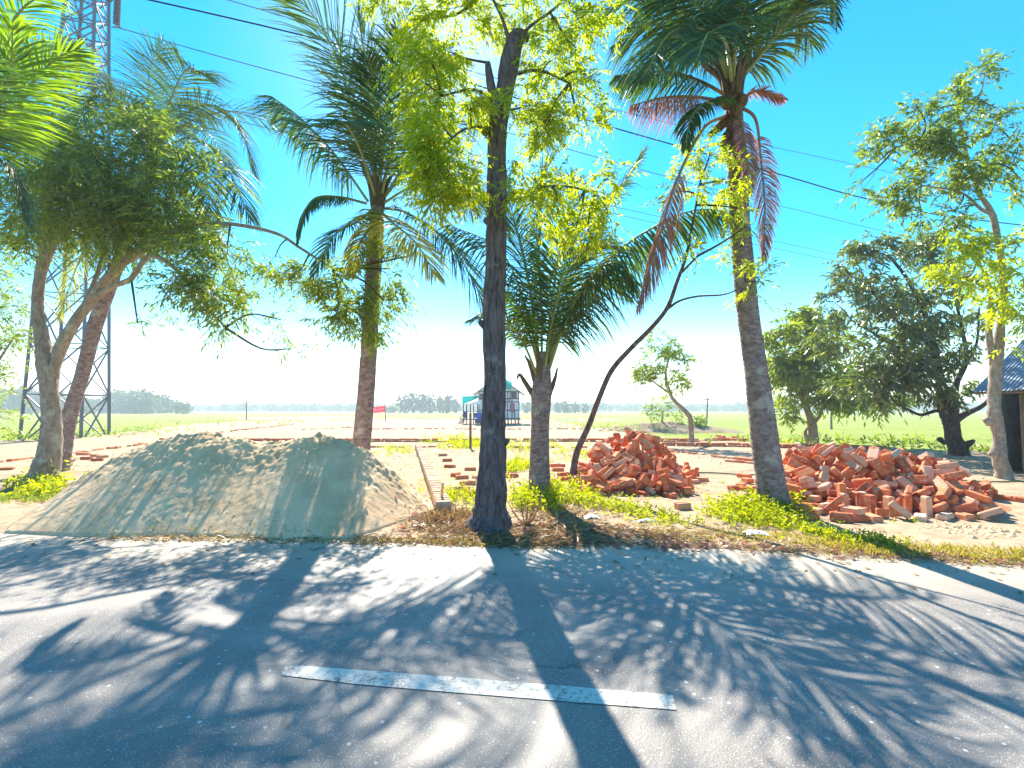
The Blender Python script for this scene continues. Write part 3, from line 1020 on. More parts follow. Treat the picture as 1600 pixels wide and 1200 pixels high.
wire([IR, P(430, 112, 29), P(800, 209, 36), P(1220, 322, 46), P(1600, 404, 60), P(2300, 520, 85)], 0.028, M_WIRE, "thin conductor running right from the insulator beside the pylon")
wire([IL, P(-300, -70, 22), P(-900, -200, 15)], 0.028, M_WIRE, "thin conductor running off left from the pylon")
wire([P(-200, -170, 22), P(350, -2, 29), P(915, 160, 40), P(1340, 258, 50), P(1600, 306, 60), P(2300, 420, 85)], 0.028, M_WIRE, "uppermost thin wire crossing the open sky at the right")
wire([P(-500, -160, 7.5), P(500, 62, 10.5), P(915, 187, 12), P(1210, 270, 13), P(1375, 315, 13.6), P(1600, 352, 15), P(2300, 420, 20)], 0.016, M_CABLE, "thick black cable sagging across the sky behind the right palm", "cable")
wire([P(60, 96, 26), P(345, 170, 32), P(800, 286, 44), P(1215, 378, 54), P(1600, 452, 68), P(2200, 540, 95)], 0.028, M_WIRE, "upper of the two lowest thin wires left of the mango tree")
wire([P(60, 112, 26), P(345, 182, 32), P(800, 297, 44), P(1215, 389, 54), P(1600, 462, 68), P(2200, 550, 95)], 0.028, M_WIRE, "lower of the two lowest thin wires left of the mango tree")

for (px, yt, yb, Y, lab, arm) in [(1104, 621, 662, 62, "thin utility pole with a crossarm right of the bent tree", 1), (385, 625, 656, 80, "lone thin pole at the far edge of the plot", 0), (1299, 640, 671, 45, "short leaning pole in the field right of the bushy tree", 0)]:
    g_ = Geo()
    a, b_ = P(px, yb, Y), P(px + (2 if arm else 0), yt, Y)
    a[2] = -0.35
    g_.tube([a, b_], [0.11, 0.08], 6)
    o = g_.obj("utility_pole", M_WOOD, loc=a, label=lab, cat="pole")
    if arm:
        Geo().bar(b_ + np.array((-0.6, 0, -0.3)), b_ + np.array((0.6, 0, -0.2)), 0.12).obj("crossarm", M_WOOD, o)

# banner between two poles
bn = thing("cloth_banner", "red cloth banner with pale lettering strung between poles", "banner", P(600, 658, 50))
BY = 50
rows_, cols_ = 4, 14
V = []
for j in range(rows_ + 1):
    for i in range(cols_ + 1):
        u, v = i / cols_, j / rows_
        q = P(566 + 36 * u, (638 - 4.5 * u) + (9.5 + 1.0 * u) * v, BY)
        q[1] += 0.12 * math.sin(u * 9 + v)
        V.append(q)
F = [(j * 15 + i, j * 15 + i + 1, (j + 1) * 15 + i + 1, (j + 1) * 15 + i) for j in range(rows_) for i in range(cols_)]
cl_ = mesh_obj("cloth", V, F, M_BANNER, bn)
for k in range(9):
    u = 0.08 + 0.1 * k
    q = P(566 + 36 * u, (638 - 4.5 * u) + 4.8 + 0.3 * (k % 3), BY)
    q[1] += 0.12 * math.sin(u * 9 + 0.5) - 0.03
    g_ = Geo()
    w = 0.06 + 0.03 * (k % 3)
    g_.box(q - np.array((w / 2, 0, 0)), (0.035, 0.008, 0.28))
    g_.box(q + np.array((0.02, 0, 0.1 - 0.05 * (k % 4))), (w + 0.06, 0.008, 0.035))
    g_.obj("letter", M_LETTER, cl_)
for px, yt in ((601.5, 630), (566, 636)):
    g_ = Geo()
    a, b_ = P(px + 1, 659, BY), P(px, yt, BY)
    g_.tube([a, b_], [0.05, 0.04], 6)
    g_.obj("pole", M_WOOD, bn)

# haze: one closed box round everything
g_ = Geo()
g_.box((0, 1080, 13.5), (4990, 2990, 31.0))
haze = g_.obj("haze", [], kind="stuff", label="pale sunlit morning haze over the fields", cat="haze")
HZ = bpy.data.materials.new("haze")
HZ.use_nodes = True
n, l = HZ.node_tree.nodes, HZ.node_tree.links
n.clear()
pv = n.new("ShaderNodeVolumePrincipled")
pv.inputs["Color"].default_value = (0.72, 0.84, 1.0, 1)
pv.inputs["Density"].default_value = 0.0012
pv.inputs["Anisotropy"].default_value = 0.2
o_ = n.new("ShaderNodeOutputMaterial")
l.new(pv.outputs[0], o_.inputs["Volume"])
haze.data.materials.append(HZ)

# resting places of the heaped bricks (x, y, z in mm; tilt angles in degrees), found beforehand with a rigid-body drop
PILE1 = [
3016,11459,354,-133,9,-119, 2418,9104,270,-171,16,92, 3119,9019,228,59,-41,38, 2804,11219,368,-162,-51,-56, 1909,10654,620,-132,-14,-116, 3866,10162,72,-97,0,-131,
2094,10447,840,12,-23,-76, 2782,11482,140,-180,-56,-81, 1833,11046,442,112,50,144, 1943,9404,288,43,37,-57, 1391,10461,377,17,53,-134, 1115,10145,90,0,-21,97,
2439,9994,945,50,-30,43, 1224,9554,143,-13,-1,23, 3294,11248,146,12,-33,4, 3700,10914,136,-180,52,-63, 3426,9607,376,30,-23,66, 3095,11323,286,50,13,-91,
2803,10303,915,46,-27,144, 3302,11048,243,151,-12,-9, 3479,9501,426,-123,17,-124, 3080,9131,175,44,-31,55, 3149,10641,543,58,2,117, 1628,9735,371,157,16,-80,
1511,10887,385,-120,43,120, 3153,9493,290,-62,-18,-155, 2988,10747,645,-67,38,77, 2363,9113,176,24,-9,-178, 1617,9905,500,-130,11,2, 3585,11428,103,161,-19,-68,
1763,9395,233,63,28,-33, 2480,10660,811,-9,-53,-74, 1772,10443,639,155,-47,-55, 1970,11498,194,-3,46,67, 2875,11465,345,-59,18,86, 1684,11497,207,-172,14,7,
2608,9150,317,10,15,72, 1377,10709,176,21,30,151, 1688,10954,392,-165,41,152, 3342,9037,362,86,-6,141, 1920,11399,59,180,7,72, 1957,9069,138,9,0,25,
3766,10121,237,-86,15,-2, 3552,9666,285,118,-23,-69, 3290,9735,522,30,-6,-26, 1731,9203,314,-54,28,-161, 3665,10025,453,-10,8,-99, 3415,11020,129,-134,25,103,
2028,9272,361,-33,-23,44, 2304,9277,363,132,-10,-4, 2703,9324,455,-28,-58,57, 3904,9024,115,146,20,118, 1708,9774,530,-122,10,-151, 2941,9266,267,-45,-34,85,
1872,9669,487,134,-39,2, 3950,10502,224,137,-74,131, 3216,9329,145,6,-59,104, 1207,9650,246,129,18,167, 2556,9895,912,-153,26,-132, 3723,9826,81,-180,-17,-144,
1578,9335,172,-2,-17,165, 4129,10160,67,90,0,-174, 1737,11159,277,30,16,-106, 1531,9708,259,-128,16,-58, 2670,11262,333,-143,-49,-61, 3595,11094,336,-59,48,-50,
3524,10437,369,144,-16,76, 3020,9094,283,45,18,-110, 2784,9588,569,18,60,-67, 2622,11517,332,-167,-49,-81, 1435,10771,361,14,34,136, 1508,11306,152,90,0,32,
3025,9564,477,130,25,-7, 1882,11178,365,178,-43,114, 1809,9316,310,160,-47,111, 1641,10853,320,-144,26,-173, 1936,9976,721,180,24,-62, 3920,9915,322,180,0,63,
3717,9770,230,-89,11,110, 1644,10069,499,153,-40,53, 3965,11495,118,166,-29,-127, 2136,11177,305,-118,-5,-166, 2778,8937,194,10,-23,-138, 1924,10508,770,165,-5,-70,
2605,11625,340,49,7,-160, 2214,11445,220,-63,13,-94, 2804,11374,140,-55,31,29, 1377,9885,230,-143,53,159, 3712,10425,157,154,-2,92, 3217,10944,351,44,-5,140,
2502,10458,1018,-34,-36,-122, 2729,9861,796,120,-34,168, 1269,10220,385,-5,60,140, 2774,9157,430,-35,-44,70, 1425,11041,233,39,13,70, 1564,11047,377,-169,-39,-63,
3610,11158,65,-22,0,133, 3451,9363,167,134,33,131, 3797,10019,329,18,-3,63, 2946,11252,271,-42,26,140, 3913,10622,126,-6,6,26, 1222,9170,118,1,37,54,
2636,9486,529,23,56,-34, 2060,11248,380,122,-56,-116, 1444,9494,108,-155,-20,57, 2883,11992,152,-90,0,-37, 1261,9592,45,-180,1,-176, 3173,10302,703,-13,-6,90,
1511,9386,311,-105,8,-81, 3741,10795,275,-147,-37,-62, 1368,10936,126,-56,-14,104, 1465,9603,378,-41,30,171, 1006,9916,206,-15,-7,-1, 1271,9451,154,112,45,-141,
2516,9302,434,-46,-18,90, 1756,10690,480,-42,-43,-11, 1415,9915,439,-21,31,-57, 1817,9509,437,-138,24,49, 2737,8882,346,73,-18,-68, 3715,10310,267,-4,-2,-142,
3573,11478,206,-106,-21,-76, 2513,11672,180,-119,-13,78, 1685,11190,124,176,-14,-152, 2820,9103,82,-74,-2,-170, 1252,11026,241,165,28,-98, 2537,11190,512,-144,41,-10,
3310,11253,349,-58,-4,-163, 1191,10634,198,-78,-37,-7, 2805,9972,922,137,-21,118, 2215,10735,804,-177,23,-76, 2730,11698,231,-138,10,-2, 1811,11274,184,20,4,122,
1935,8922,179,136,-9,-163, 2624,9133,220,17,-14,178, 4095,10431,266,-52,4,-152, 3943,9940,140,0,89,0, 3447,10467,452,58,-21,68, 2403,11710,290,19,-29,56,
2742,8825,127,-180,0,156, 3701,10694,183,19,-32,-94, 1560,8855,123,-180,-41,-91, 2935,9401,472,-157,33,29, 2290,8751,127,-120,-23,-126, 2378,11125,542,58,-27,152,
1445,10714,297,14,34,136, 2062,9639,595,51,4,-86, 3084,10583,675,-79,5,-96, 3629,10011,266,-4,16,-3, 2201,9168,319,149,21,19, 1921,11130,427,2,43,-66,
2386,11694,133,-177,48,-90, 3982,10254,196,27,44,79, 3073,8624,67,-90,0,-176, 3865,11233,67,90,0,-155, 2355,9594,658,-129,33,-47, 1672,10837,539,-34,30,125,
1253,9882,295,54,-11,-132, 3366,9100,164,-86,-10,179, 3417,9747,316,-150,16,-128, 1162,10046,168,-111,-4,177, 1462,11508,127,0,0,87, 3512,10788,281,-145,-16,-167,
2099,11497,211,-86,-27,-117, 3757,9360,267,-160,-7,-7, 2262,9540,568,-44,-22,119, 3278,9551,438,-163,48,117, 3812,9883,170,0,-20,-76, 1754,11345,348,147,39,48,
1413,10067,283,-32,33,136, 2962,11085,381,-170,-17,-44, 2384,11459,188,-154,-52,48, 3597,11654,42,-180,0,176, 2212,8946,163,-45,33,-41, 2671,11848,214,40,-43,100,
1646,9163,128,-25,-26,-13, 3141,9962,628,-165,-37,157, 1657,9525,329,131,-58,3, 2817,9128,253,35,7,107, 1698,11445,94,-16,16,-35, 2275,11606,148,56,10,-36,
3204,11532,191,-125,1,-78, 2775,8638,113,-86,21,-41, 3556,10867,359,-123,6,-2, 3067,10247,763,166,-3,106, 1449,8764,42,0,0,-67, 2885,11700,42,180,0,-35,
3744,11245,213,0,-15,-109, 1313,10348,404,123,-44,-21, 1031,10337,147,-50,-33,-24, 2986,9283,492,56,48,17, 3291,11359,73,-145,0,-64, 3104,11888,110,0,32,-126,
1281,11312,123,180,-40,25, 1317,9111,140,180,90,180, 2667,8578,209,48,-59,105, 3975,10819,328,5,20,-130, 1510,8479,42,0,0,-24, 1783,9060,311,140,-34,31,
1920,10892,460,-22,-36,-7, 4134,10249,192,-82,-15,-111, 1096,10862,162,-93,22,-9, 3959,10713,199,-177,7,104, 3346,9185,161,94,-10,179, 2459,11921,127,0,0,81,
2830,9213,388,-126,9,-72, 2241,11100,405,60,-4,-153, 2353,8860,231,-131,-21,-130, 3057,11344,145,45,37,18, 2989,11529,236,46,-31,77, 1124,11527,42,0,0,-175,
3736,9100,123,55,21,116, 3826,10488,52,-180,-4,-105, 2088,8785,175,173,19,-173, 1757,10355,596,-144,46,137, 1208,10035,356,-113,-37,-63, 3859,11036,249,-36,-1,69,
2330,9363,437,131,31,154, 4100,8676,67,90,0,-102, 3833,10260,151,-13,-71,-16, 2078,9454,464,165,-28,2, 2943,9924,772,-114,-38,114, 1643,11446,300,-16,2,-110,
1958,11772,134,-177,-48,-126, 1707,10252,595,-49,-32,-23, 1159,9862,148,170,17,78, 3396,9260,392,38,21,120, 2393,8667,221,-96,-36,-164, 4062,9898,140,180,90,180,
4028,11316,140,0,-87,0, 3897,11092,127,174,-40,12, 935,11068,42,0,0,0, 2687,10945,649,2,-19,120, 2703,10534,902,34,-46,-94, 1015,9668,271,-57,-54,86,
3584,9575,147,-87,30,-157, 1236,10248,180,-143,-4,72, 2661,9743,749,111,-7,-179, 4150,9755,50,0,-3,-152, 3662,10965,348,-56,12,-170, 2204,11010,506,25,-6,47,
3244,12016,42,0,0,-119, 1578,10381,455,48,13,-108, 721,10155,67,90,0,0, 3396,9381,244,53,-13,-67, 3875,11758,67,90,0,-90, 2346,10856,656,149,52,94,
2265,11784,138,0,-54,127, 938,10562,115,156,-23,-163, 3301,10646,472,58,4,122, 3985,10962,169,162,-2,8, 1933,9048,42,0,0,0, 4351,8649,42,0,0,154,
3012,8720,283,56,31,-20, 2990,9776,616,134,-16,-134, 2880,9314,363,-128,16,-78, 4248,11551,42,0,0,-175, 2865,11808,128,26,4,137, 1311,11642,79,-123,0,94,
1249,11118,67,90,0,-172, 1244,11416,72,97,0,-161, 3920,9355,67,-90,0,125, 1070,8919,42,0,0,-60, 1905,9432,502,-11,4,68, 1273,9323,142,-59,-21,173,
2924,10123,891,-126,12,-5, 2654,11490,246,-135,24,-176, 1783,8885,42,0,0,-51, 2010,11359,168,-29,0,-20, 3951,10035,140,0,-89,0, 1228,11150,177,-180,0,15,
3268,10332,575,-108,8,77, 2242,10443,932,0,-33,-118, 1882,9842,616,48,-27,120, 2988,8869,276,116,9,166, 2626,11017,553,137,3,30, 1171,10487,183,6,-37,-19,
3379,8719,67,90,0,-21, 3402,9163,291,-83,-8,162, 2419,11255,357,128,-56,-97, 3506,9509,275,144,19,113, 3893,9639,42,0,0,-24, 3659,9464,153,90,0,-170,
1451,10451,301,39,-41,-26, 1703,9041,116,179,-36,-54, 3097,9226,136,0,52,-63, 3125,11543,232,-126,3,-79, 2972,8868,124,90,-27,-85, 1181,10970,100,0,-26,174,
1041,9875,42,0,0,112, 1572,10083,553,140,26,131, 3639,10472,294,-90,-30,65, 1683,11596,68,90,0,150, 1346,10143,344,160,-37,30, 1941,11944,140,0,89,0,
1006,9902,301,13,-2,-139, 1368,9298,251,26,26,101, 1367,9713,250,-52,14,146, 1970,9161,229,-25,6,38, 1573,8549,156,-31,0,116, 4232,9553,42,180,0,68,
2696,8373,42,180,0,-75, 2575,8912,234,-107,-10,-94, 2354,9043,75,102,0,-17, 1541,11260,262,-9,-12,162, 3373,11127,304,154,-20,-25, 2732,8874,42,0,0,51,
1506,9034,124,-65,22,152, 1168,10400,46,0,1,-102, 1488,9108,224,20,-11,-113, 3213,8914,140,180,-90,180, 4060,11021,42,0,0,7, 3768,8844,67,90,0,-5,
2672,12019,67,90,0,-94, 3344,9837,459,-75,28,-103, 3159,9151,400,139,2,51, 3085,11601,98,8,-21,125, 3782,11875,67,90,0,74, 3627,11918,42,0,0,-106,
3925,9573,165,135,-1,-166, 1653,9340,344,-21,-49,115, 3843,10717,67,90,0,30, 1260,11896,42,0,0,40, 3420,11504,96,55,7,-86, 1926,11342,327,118,36,-72,
2878,8697,206,4,-10,133, 3782,11304,67,90,0,26, 2270,8530,42,180,0,-72, 2470,11862,43,0,0,-11, 2010,8818,42,0,0,121, 2562,8951,116,-13,-15,-114,
2628,11579,67,-90,0,99, 2162,11465,49,-179,-2,-147, 1838,8446,42,0,0,-75, 3591,8682,135,-19,39,70, 3568,10677,372,-17,-15,-174, 1139,9075,42,0,0,-61,
3328,9357,490,0,21,175, 3310,11880,98,33,11,43, 1037,10725,153,90,0,16, 914,10504,210,-11,-31,168, 925,11742,67,90,0,131, 1805,11685,127,0,0,-46,
2091,8530,67,90,0,-44, 4287,8511,42,0,0,155, 3206,9320,304,129,-36,174, 2203,10840,647,125,63,110, 2503,8810,53,170,0,-66, 950,9476,67,-90,0,156,
2419,8599,74,143,0,-72, 2286,9097,418,-173,18,14, 3820,9295,122,-90,-26,-43, 4107,11208,67,-90,0,27, 522,9524,67,-90,0,-149, 1487,9282,67,90,0,-110,
3033,8732,42,0,0,-176, 993,8730,67,-90,0,-83, 2448,9681,774,133,-81,94, 2026,8714,232,-21,-1,117, 4107,10796,235,4,20,-86, 3950,10877,67,-90,0,-168,
1766,8623,108,0,-31,-69, 4247,10830,42,180,0,-7, 3203,11272,207,-160,27,-142, 1777,8763,163,122,-9,3, 1772,11769,42,0,0,-108, 3599,11026,115,5,22,-123,
1744,9978,629,101,4,54, 4146,10703,98,180,-25,83, 1577,11267,42,180,0,103, 3279,9094,68,0,11,22, 1725,9679,506,133,39,65, 789,10647,43,0,0,148,
866,10039,140,176,-88,114, 3579,10052,384,-176,12,-32, 3550,11714,127,0,0,155, 3335,8899,144,-113,-85,-71, 2084,11757,129,-86,-29,-121, 4172,10515,132,-110,-27,123,
1215,10873,263,157,-21,163, 4347,9804,67,90,0,112, 3439,9004,143,180,-86,-92, 4087,10404,42,0,0,-49, 3324,11052,373,-64,20,154, 4149,9735,163,96,-2,150,
2827,11604,136,-125,11,160, 1055,9289,42,-180,0,39, 3690,9554,43,0,0,106, 4039,8998,67,-90,0,92, 3925,9117,205,-156,-8,-174, 918,9821,96,154,13,136,
1496,11545,42,0,0,110, 2166,9067,292,-152,25,130, 3514,8892,68,-90,0,60, 1278,10590,120,0,-39,-26, 3907,8719,43,0,0,-170, 1082,11289,67,90,0,119,
3666,9023,67,90,0,131, 3513,11232,176,-33,26,119, 1841,9224,82,-51,0,165, 788,10448,42,180,0,-24, 3521,10031,476,10,-8,81, 1914,8639,137,-14,43,111,
4178,9163,42,0,0,-103, 2533,11331,340,40,-19,-70, 3306,11593,159,35,0,103, 2511,11414,126,-177,-43,-96, 1440,11260,42,-180,0,103, 1322,8737,101,0,-27,23,
945,9615,42,180,0,-30, 1502,10991,124,176,41,103, 3579,10738,170,-88,37,84, 2249,11328,300,-139,45,38, 2586,8660,156,72,5,-112, 3307,11704,42,-180,0,36,
2155,8923,84,-45,3,-78, 3575,9219,140,-180,-56,12, 2853,11048,508,-138,-6,-145, 3776,11504,42,180,0,16, 2988,10518,803,172,1,25, 2182,11961,67,90,0,128,
3280,10986,438,51,1,-43, 3866,9694,127,0,0,16, 2887,11956,42,0,0,-44, 1040,10814,42,180,0,89, 3603,9371,42,0,0,121, 1228,9789,87,1,-19,-81,
3643,8583,67,-90,0,-172, 1633,8632,67,90,0,116, 2026,11644,42,-180,0,157, 3985,9431,143,15,-39,-168,
]
PILE2 = [
6693,9482,163,14,57,-10, 4624,9678,67,90,0,24, 7843,7291,68,90,0,94, 5143,9840,68,-90,0,35, 4073,10202,322,0,0,-115, 5470,8429,611,122,-30,15,
4622,9489,189,-129,-22,-124, 6254,9624,135,131,-28,-77, 5181,8913,726,128,4,-110, 4645,8346,317,-171,-4,71, 7791,7453,200,16,2,-65, 5888,7870,572,59,51,-58,
6921,9542,45,0,1,63, 6852,8150,681,-157,34,109, 6831,9718,163,37,-9,-27, 6149,8525,688,-23,-12,-143, 6999,9485,126,122,-12,-123, 6712,7987,659,35,13,81,
6626,7312,329,157,22,-174, 6622,8900,552,90,-18,169, 4997,7921,88,90,9,-157, 5192,8670,707,76,12,52, 6751,7672,513,26,11,155, 6310,8833,653,168,19,112,
5012,8133,203,38,-29,25, 7314,9661,75,40,0,-21, 5985,9382,477,142,-11,80, 5006,8280,320,33,-24,7, 5374,9559,354,130,5,101, 6462,9560,275,-149,27,117,
5650,9800,77,-90,-4,-13, 5035,9738,201,169,-42,38, 5874,7500,113,-61,-10,23, 4864,9940,149,-90,-80,110, 4239,8714,149,-60,-17,54, 4915,8360,438,126,16,-175,
6830,6860,112,180,34,-101, 6236,7093,289,-19,-33,27, 7011,6629,216,162,36,143, 5201,9751,84,88,7,27, 7577,6894,117,-90,-20,-83, 6492,7651,471,-14,64,-124,
7757,8148,215,156,29,141, 7692,7705,446,112,39,-38, 6593,8119,699,40,13,88, 5138,7682,182,158,10,-30, 6997,8533,616,-145,-34,-145, 4882,9725,213,-134,10,116,
6019,7876,398,-61,-4,170, 7685,7092,62,-177,7,-18, 5328,8907,760,-53,-19,-148, 7821,7792,180,28,14,-9, 5745,8732,746,-70,12,-149, 7533,8621,280,-137,-38,-168,
5916,9853,134,139,19,145, 5059,9346,416,67,-5,-166, 6368,7351,184,-57,38,-171, 7382,6950,116,-178,36,-39, 5649,9741,237,-61,-7,-98, 4264,10077,103,13,-22,6,
6062,7300,247,28,-18,-102, 7650,8433,185,-55,5,-63, 5239,9352,528,-117,1,-133, 5949,9454,353,-157,-12,-36, 7034,9372,290,48,37,31, 7085,8620,428,-131,8,119,
6577,9703,231,-71,34,-98, 6495,6976,181,72,10,-95, 6177,7759,365,95,32,-131, 6216,9435,271,7,-24,176, 4807,9352,462,4,-6,42, 5470,7944,249,-139,39,-21,
6283,7113,47,3,-1,59, 4515,9271,356,-31,5,20, 5302,7828,195,94,-18,102, 6265,7584,400,-121,-12,-49, 5151,9543,359,-124,-2,-146, 4598,9143,426,-142,12,-134,
5798,7909,398,90,-32,-102, 5829,8203,572,44,56,176, 7902,8040,325,-32,-15,-173, 7954,7784,260,-147,9,0, 4857,7917,275,-21,-1,10, 7916,10095,67,90,0,129,
5484,9663,213,-112,-34,-135, 5358,7788,45,-2,0,156, 6244,7079,189,36,-13,-77, 5543,8582,758,23,38,173, 6308,9644,319,28,-12,89, 5260,8262,480,-19,43,-129,
8101,8363,153,90,56,46, 7342,8700,293,77,-36,-167, 4250,9492,154,-33,-51,-93, 4156,9329,67,-90,0,-111, 6595,9106,381,-159,41,69, 5763,8828,852,156,-2,54,
6657,7477,436,-131,0,-13, 5015,8860,698,60,-13,-121, 7023,7368,396,-30,-18,-1, 7198,8080,568,30,-47,158, 6181,7991,488,155,2,143, 4597,8271,104,-47,-10,139,
5519,7731,344,-104,11,129, 7130,7528,458,126,-17,-135, 4582,9517,303,153,-5,-4, 7558,9410,143,7,26,-168, 5677,9921,122,-31,24,165, 7139,9247,202,-35,-17,-175,
7803,7302,277,29,-19,23, 4933,7414,127,180,0,151, 5867,9439,492,-148,26,-122, 7552,8436,269,31,-10,-43, 5052,9572,250,-59,1,36, 6758,7193,378,-65,14,-178,
5808,9806,274,-23,17,58, 5601,9117,761,161,2,31, 4113,8771,55,-176,4,-132, 8374,7677,152,90,0,109, 6079,9888,163,-60,3,122, 7569,7379,230,-12,-25,163,
4750,8711,560,-17,-47,54, 5943,8095,569,-28,-35,-132, 5336,9242,545,-116,38,70, 5835,7664,324,151,0,-39, 7131,9216,339,-53,-37,100, 8146,7715,154,148,-8,-128,
4540,8109,43,0,0,-51, 5577,10005,231,20,21,63, 7162,8372,520,-43,-18,148, 6628,8519,714,159,-15,-178, 4314,9298,179,26,26,50, 6187,7506,190,-1,33,-130,
7459,8905,129,2,0,-28, 6895,9979,99,-50,-9,51, 7198,7764,480,169,-33,164, 6393,9127,476,-144,46,35, 6623,9321,378,-165,-25,-3, 4418,10088,42,180,0,128,
4868,7795,173,172,-5,82, 5935,8719,821,-135,-4,-147, 6886,7812,632,-13,9,150, 4686,8437,409,8,-7,86, 5502,8710,766,139,-26,15, 6277,9771,174,-151,21,110,
7320,9233,363,-1,-12,122, 6123,9215,451,11,37,108, 7610,7118,303,110,9,-158, 4934,9760,272,46,10,116, 6857,8398,642,140,26,25, 7424,8841,212,2,-1,-8,
8007,8228,127,0,0,140, 6090,7976,656,-34,65,49, 7360,7479,328,45,-14,56, 6782,8684,607,-47,12,2, 7253,6858,217,109,-2,111, 4858,6919,67,-90,0,-62,
5665,7080,140,0,-88,0, 5800,9522,426,-107,-23,57, 4458,8336,279,24,53,-119, 6529,9009,585,-86,14,-9, 6910,9494,216,11,32,149, 7370,8141,413,132,-11,-98,
5547,9247,571,-61,24,149, 5774,10053,115,179,35,-108, 7469,8336,317,136,7,-59, 4265,9264,78,-146,2,70, 6637,6623,42,180,0,-148, 6342,8292,756,38,0,46,
7720,9639,128,180,0,-111, 4977,8552,533,64,24,-29, 4834,9705,130,-180,46,24, 7919,8433,67,90,0,-148, 5504,8834,750,41,-39,30, 6355,7217,221,-33,15,-34,
6102,7290,141,157,-42,3, 7180,7137,236,-158,28,-56, 5408,7576,244,-42,41,164, 7430,7176,214,178,0,11, 5273,8273,370,157,40,-135, 5304,8462,640,-41,-3,-141,
6043,7882,545,-90,-4,141, 7417,8101,490,135,24,-66, 7095,8286,582,124,-16,163, 4548,9626,182,8,-4,52, 5741,8096,657,153,44,-48, 3896,9187,127,-180,0,26,
7570,8051,279,-52,-9,-118, 7093,9078,198,159,48,50, 5441,9887,192,-90,-40,-154, 6606,7332,511,-163,16,159, 7266,9603,127,-141,-10,-9, 5507,10157,67,-90,0,148,
4665,6976,67,90,0,52, 6016,7693,261,130,34,-83, 6062,9809,319,-132,-23,-67, 4029,9361,191,-137,13,-177, 4773,8128,259,40,-61,143, 6507,9525,126,-33,-13,170,
7794,8724,194,179,31,25, 7122,8825,416,21,0,-43, 7378,7359,346,137,19,-119, 5348,6979,42,0,0,153, 3898,8362,42,-180,0,134, 6716,7576,431,-48,3,170,
6568,9384,244,-67,-17,-25, 6189,9996,205,-145,0,134, 7162,9329,114,123,16,-131, 6181,8141,618,-45,-19,2, 5811,7841,274,128,6,158, 5798,10073,237,149,-15,140,
5274,8066,243,35,-57,66, 4851,7320,68,-90,0,156, 5906,8077,442,-39,-24,123, 5308,8988,669,-36,-15,56, 4923,8231,365,-35,20,-179, 7826,7576,92,121,5,-95,
4299,8427,307,-21,35,-123, 7683,7724,264,-156,14,-52, 4665,8270,218,-6,-8,177, 4044,7857,140,0,-88,0, 4831,6616,42,180,0,-93, 5247,9543,273,151,42,81,
3812,8839,126,-6,0,118, 5701,9560,415,89,-49,-122, 6458,8655,706,-17,10,-149, 6525,10009,42,180,0,-38, 7527,9266,198,32,-23,26, 3974,8880,42,0,0,-150,
4770,7945,349,-162,-10,-139, 6036,6936,124,-26,-4,36, 6314,6853,116,-90,-23,-38, 7302,9435,192,120,12,-62, 6656,10104,96,173,21,34, 6924,8889,493,25,29,78,
7852,8061,162,28,2,-131, 6729,9162,358,160,47,-1, 4191,9749,126,180,-43,90, 7575,7046,181,160,3,22, 4584,7180,67,90,0,-151, 6929,9089,354,10,14,-127,
4612,6616,42,0,0,-14, 6583,6938,272,-172,-14,101, 5698,8027,408,-155,43,168, 5899,7106,137,-15,20,-105, 4729,10332,67,-90,0,40, 7313,7011,303,-1,-26,-175,
4418,9265,246,-180,13,74, 7506,9051,186,150,-13,167, 6754,7160,268,152,3,35, 4925,7726,282,159,-8,41, 5619,8477,760,-33,29,85, 4538,7945,201,-68,23,139,
5427,8229,470,135,5,-126, 5813,10296,67,-90,0,76, 7592,9158,145,-150,-14,32, 7280,6758,67,91,0,26, 4269,8239,227,130,-17,-47, 4777,9896,149,-90,-81,116,
7119,6869,208,-59,-33,87, 8689,7904,42,0,0,-83, 7034,7257,324,36,16,-152, 4310,9040,278,24,14,-44, 4174,9888,42,0,0,-171, 8066,7484,127,180,0,-174,
5877,9206,669,136,2,145, 5834,9090,636,134,5,-29, 4877,8425,376,140,42,-148, 4667,7581,127,0,0,-148, 6101,8857,698,-3,9,-103, 4980,9968,42,0,0,108,
7951,9056,136,-90,-36,25, 3955,8935,182,-180,-25,167, 7640,8795,55,179,-5,-122, 4476,7856,106,-11,-24,-61, 8102,8177,237,-90,0,172, 7823,7026,238,9,-10,53,
5793,7581,148,37,-25,13, 6749,7339,283,161,27,-159, 6511,9757,120,90,-25,77, 6285,8040,747,129,-20,25, 5228,8500,547,149,-36,102, 7822,6727,67,90,0,-97,
4474,8152,128,0,0,-22, 6696,9666,92,-47,-6,-32, 5898,7395,66,-155,0,28, 7030,7589,520,44,14,-167, 6398,7329,387,-55,-26,77, 5644,9405,527,126,-21,134,
6630,9471,382,38,24,10, 5668,7558,242,68,19,173, 6356,7473,305,167,-4,43, 5044,8571,631,23,-14,119, 4728,7989,120,-157,-26,-149, 7626,7637,376,-21,-35,140,
6334,9232,390,37,-40,-138, 8141,9706,43,180,0,-7, 6389,7846,617,-138,-37,85, 7619,8181,384,-11,-11,-123, 7817,9227,103,-160,-18,-23, 3843,9430,42,0,0,-22,
4055,9050,157,179,-28,167, 5964,9274,612,-126,-5,137, 6174,8680,769,57,6,-139, 5188,7870,243,-68,6,104, 7874,8732,42,0,0,72, 7310,9151,45,-180,1,-33,
5519,8103,419,-83,43,167, 5974,9627,189,-127,-40,-142, 5437,9750,205,74,5,-152, 8133,7847,97,-34,-11,-133, 5541,9023,691,171,17,88, 3996,9180,42,180,0,-35,
4142,9645,156,-140,-23,1, 5785,7688,127,180,44,-106, 6914,10323,42,0,0,-139, 5760,8374,694,-135,-2,26, 4237,8494,170,62,5,-136, 5107,7551,236,149,5,-28,
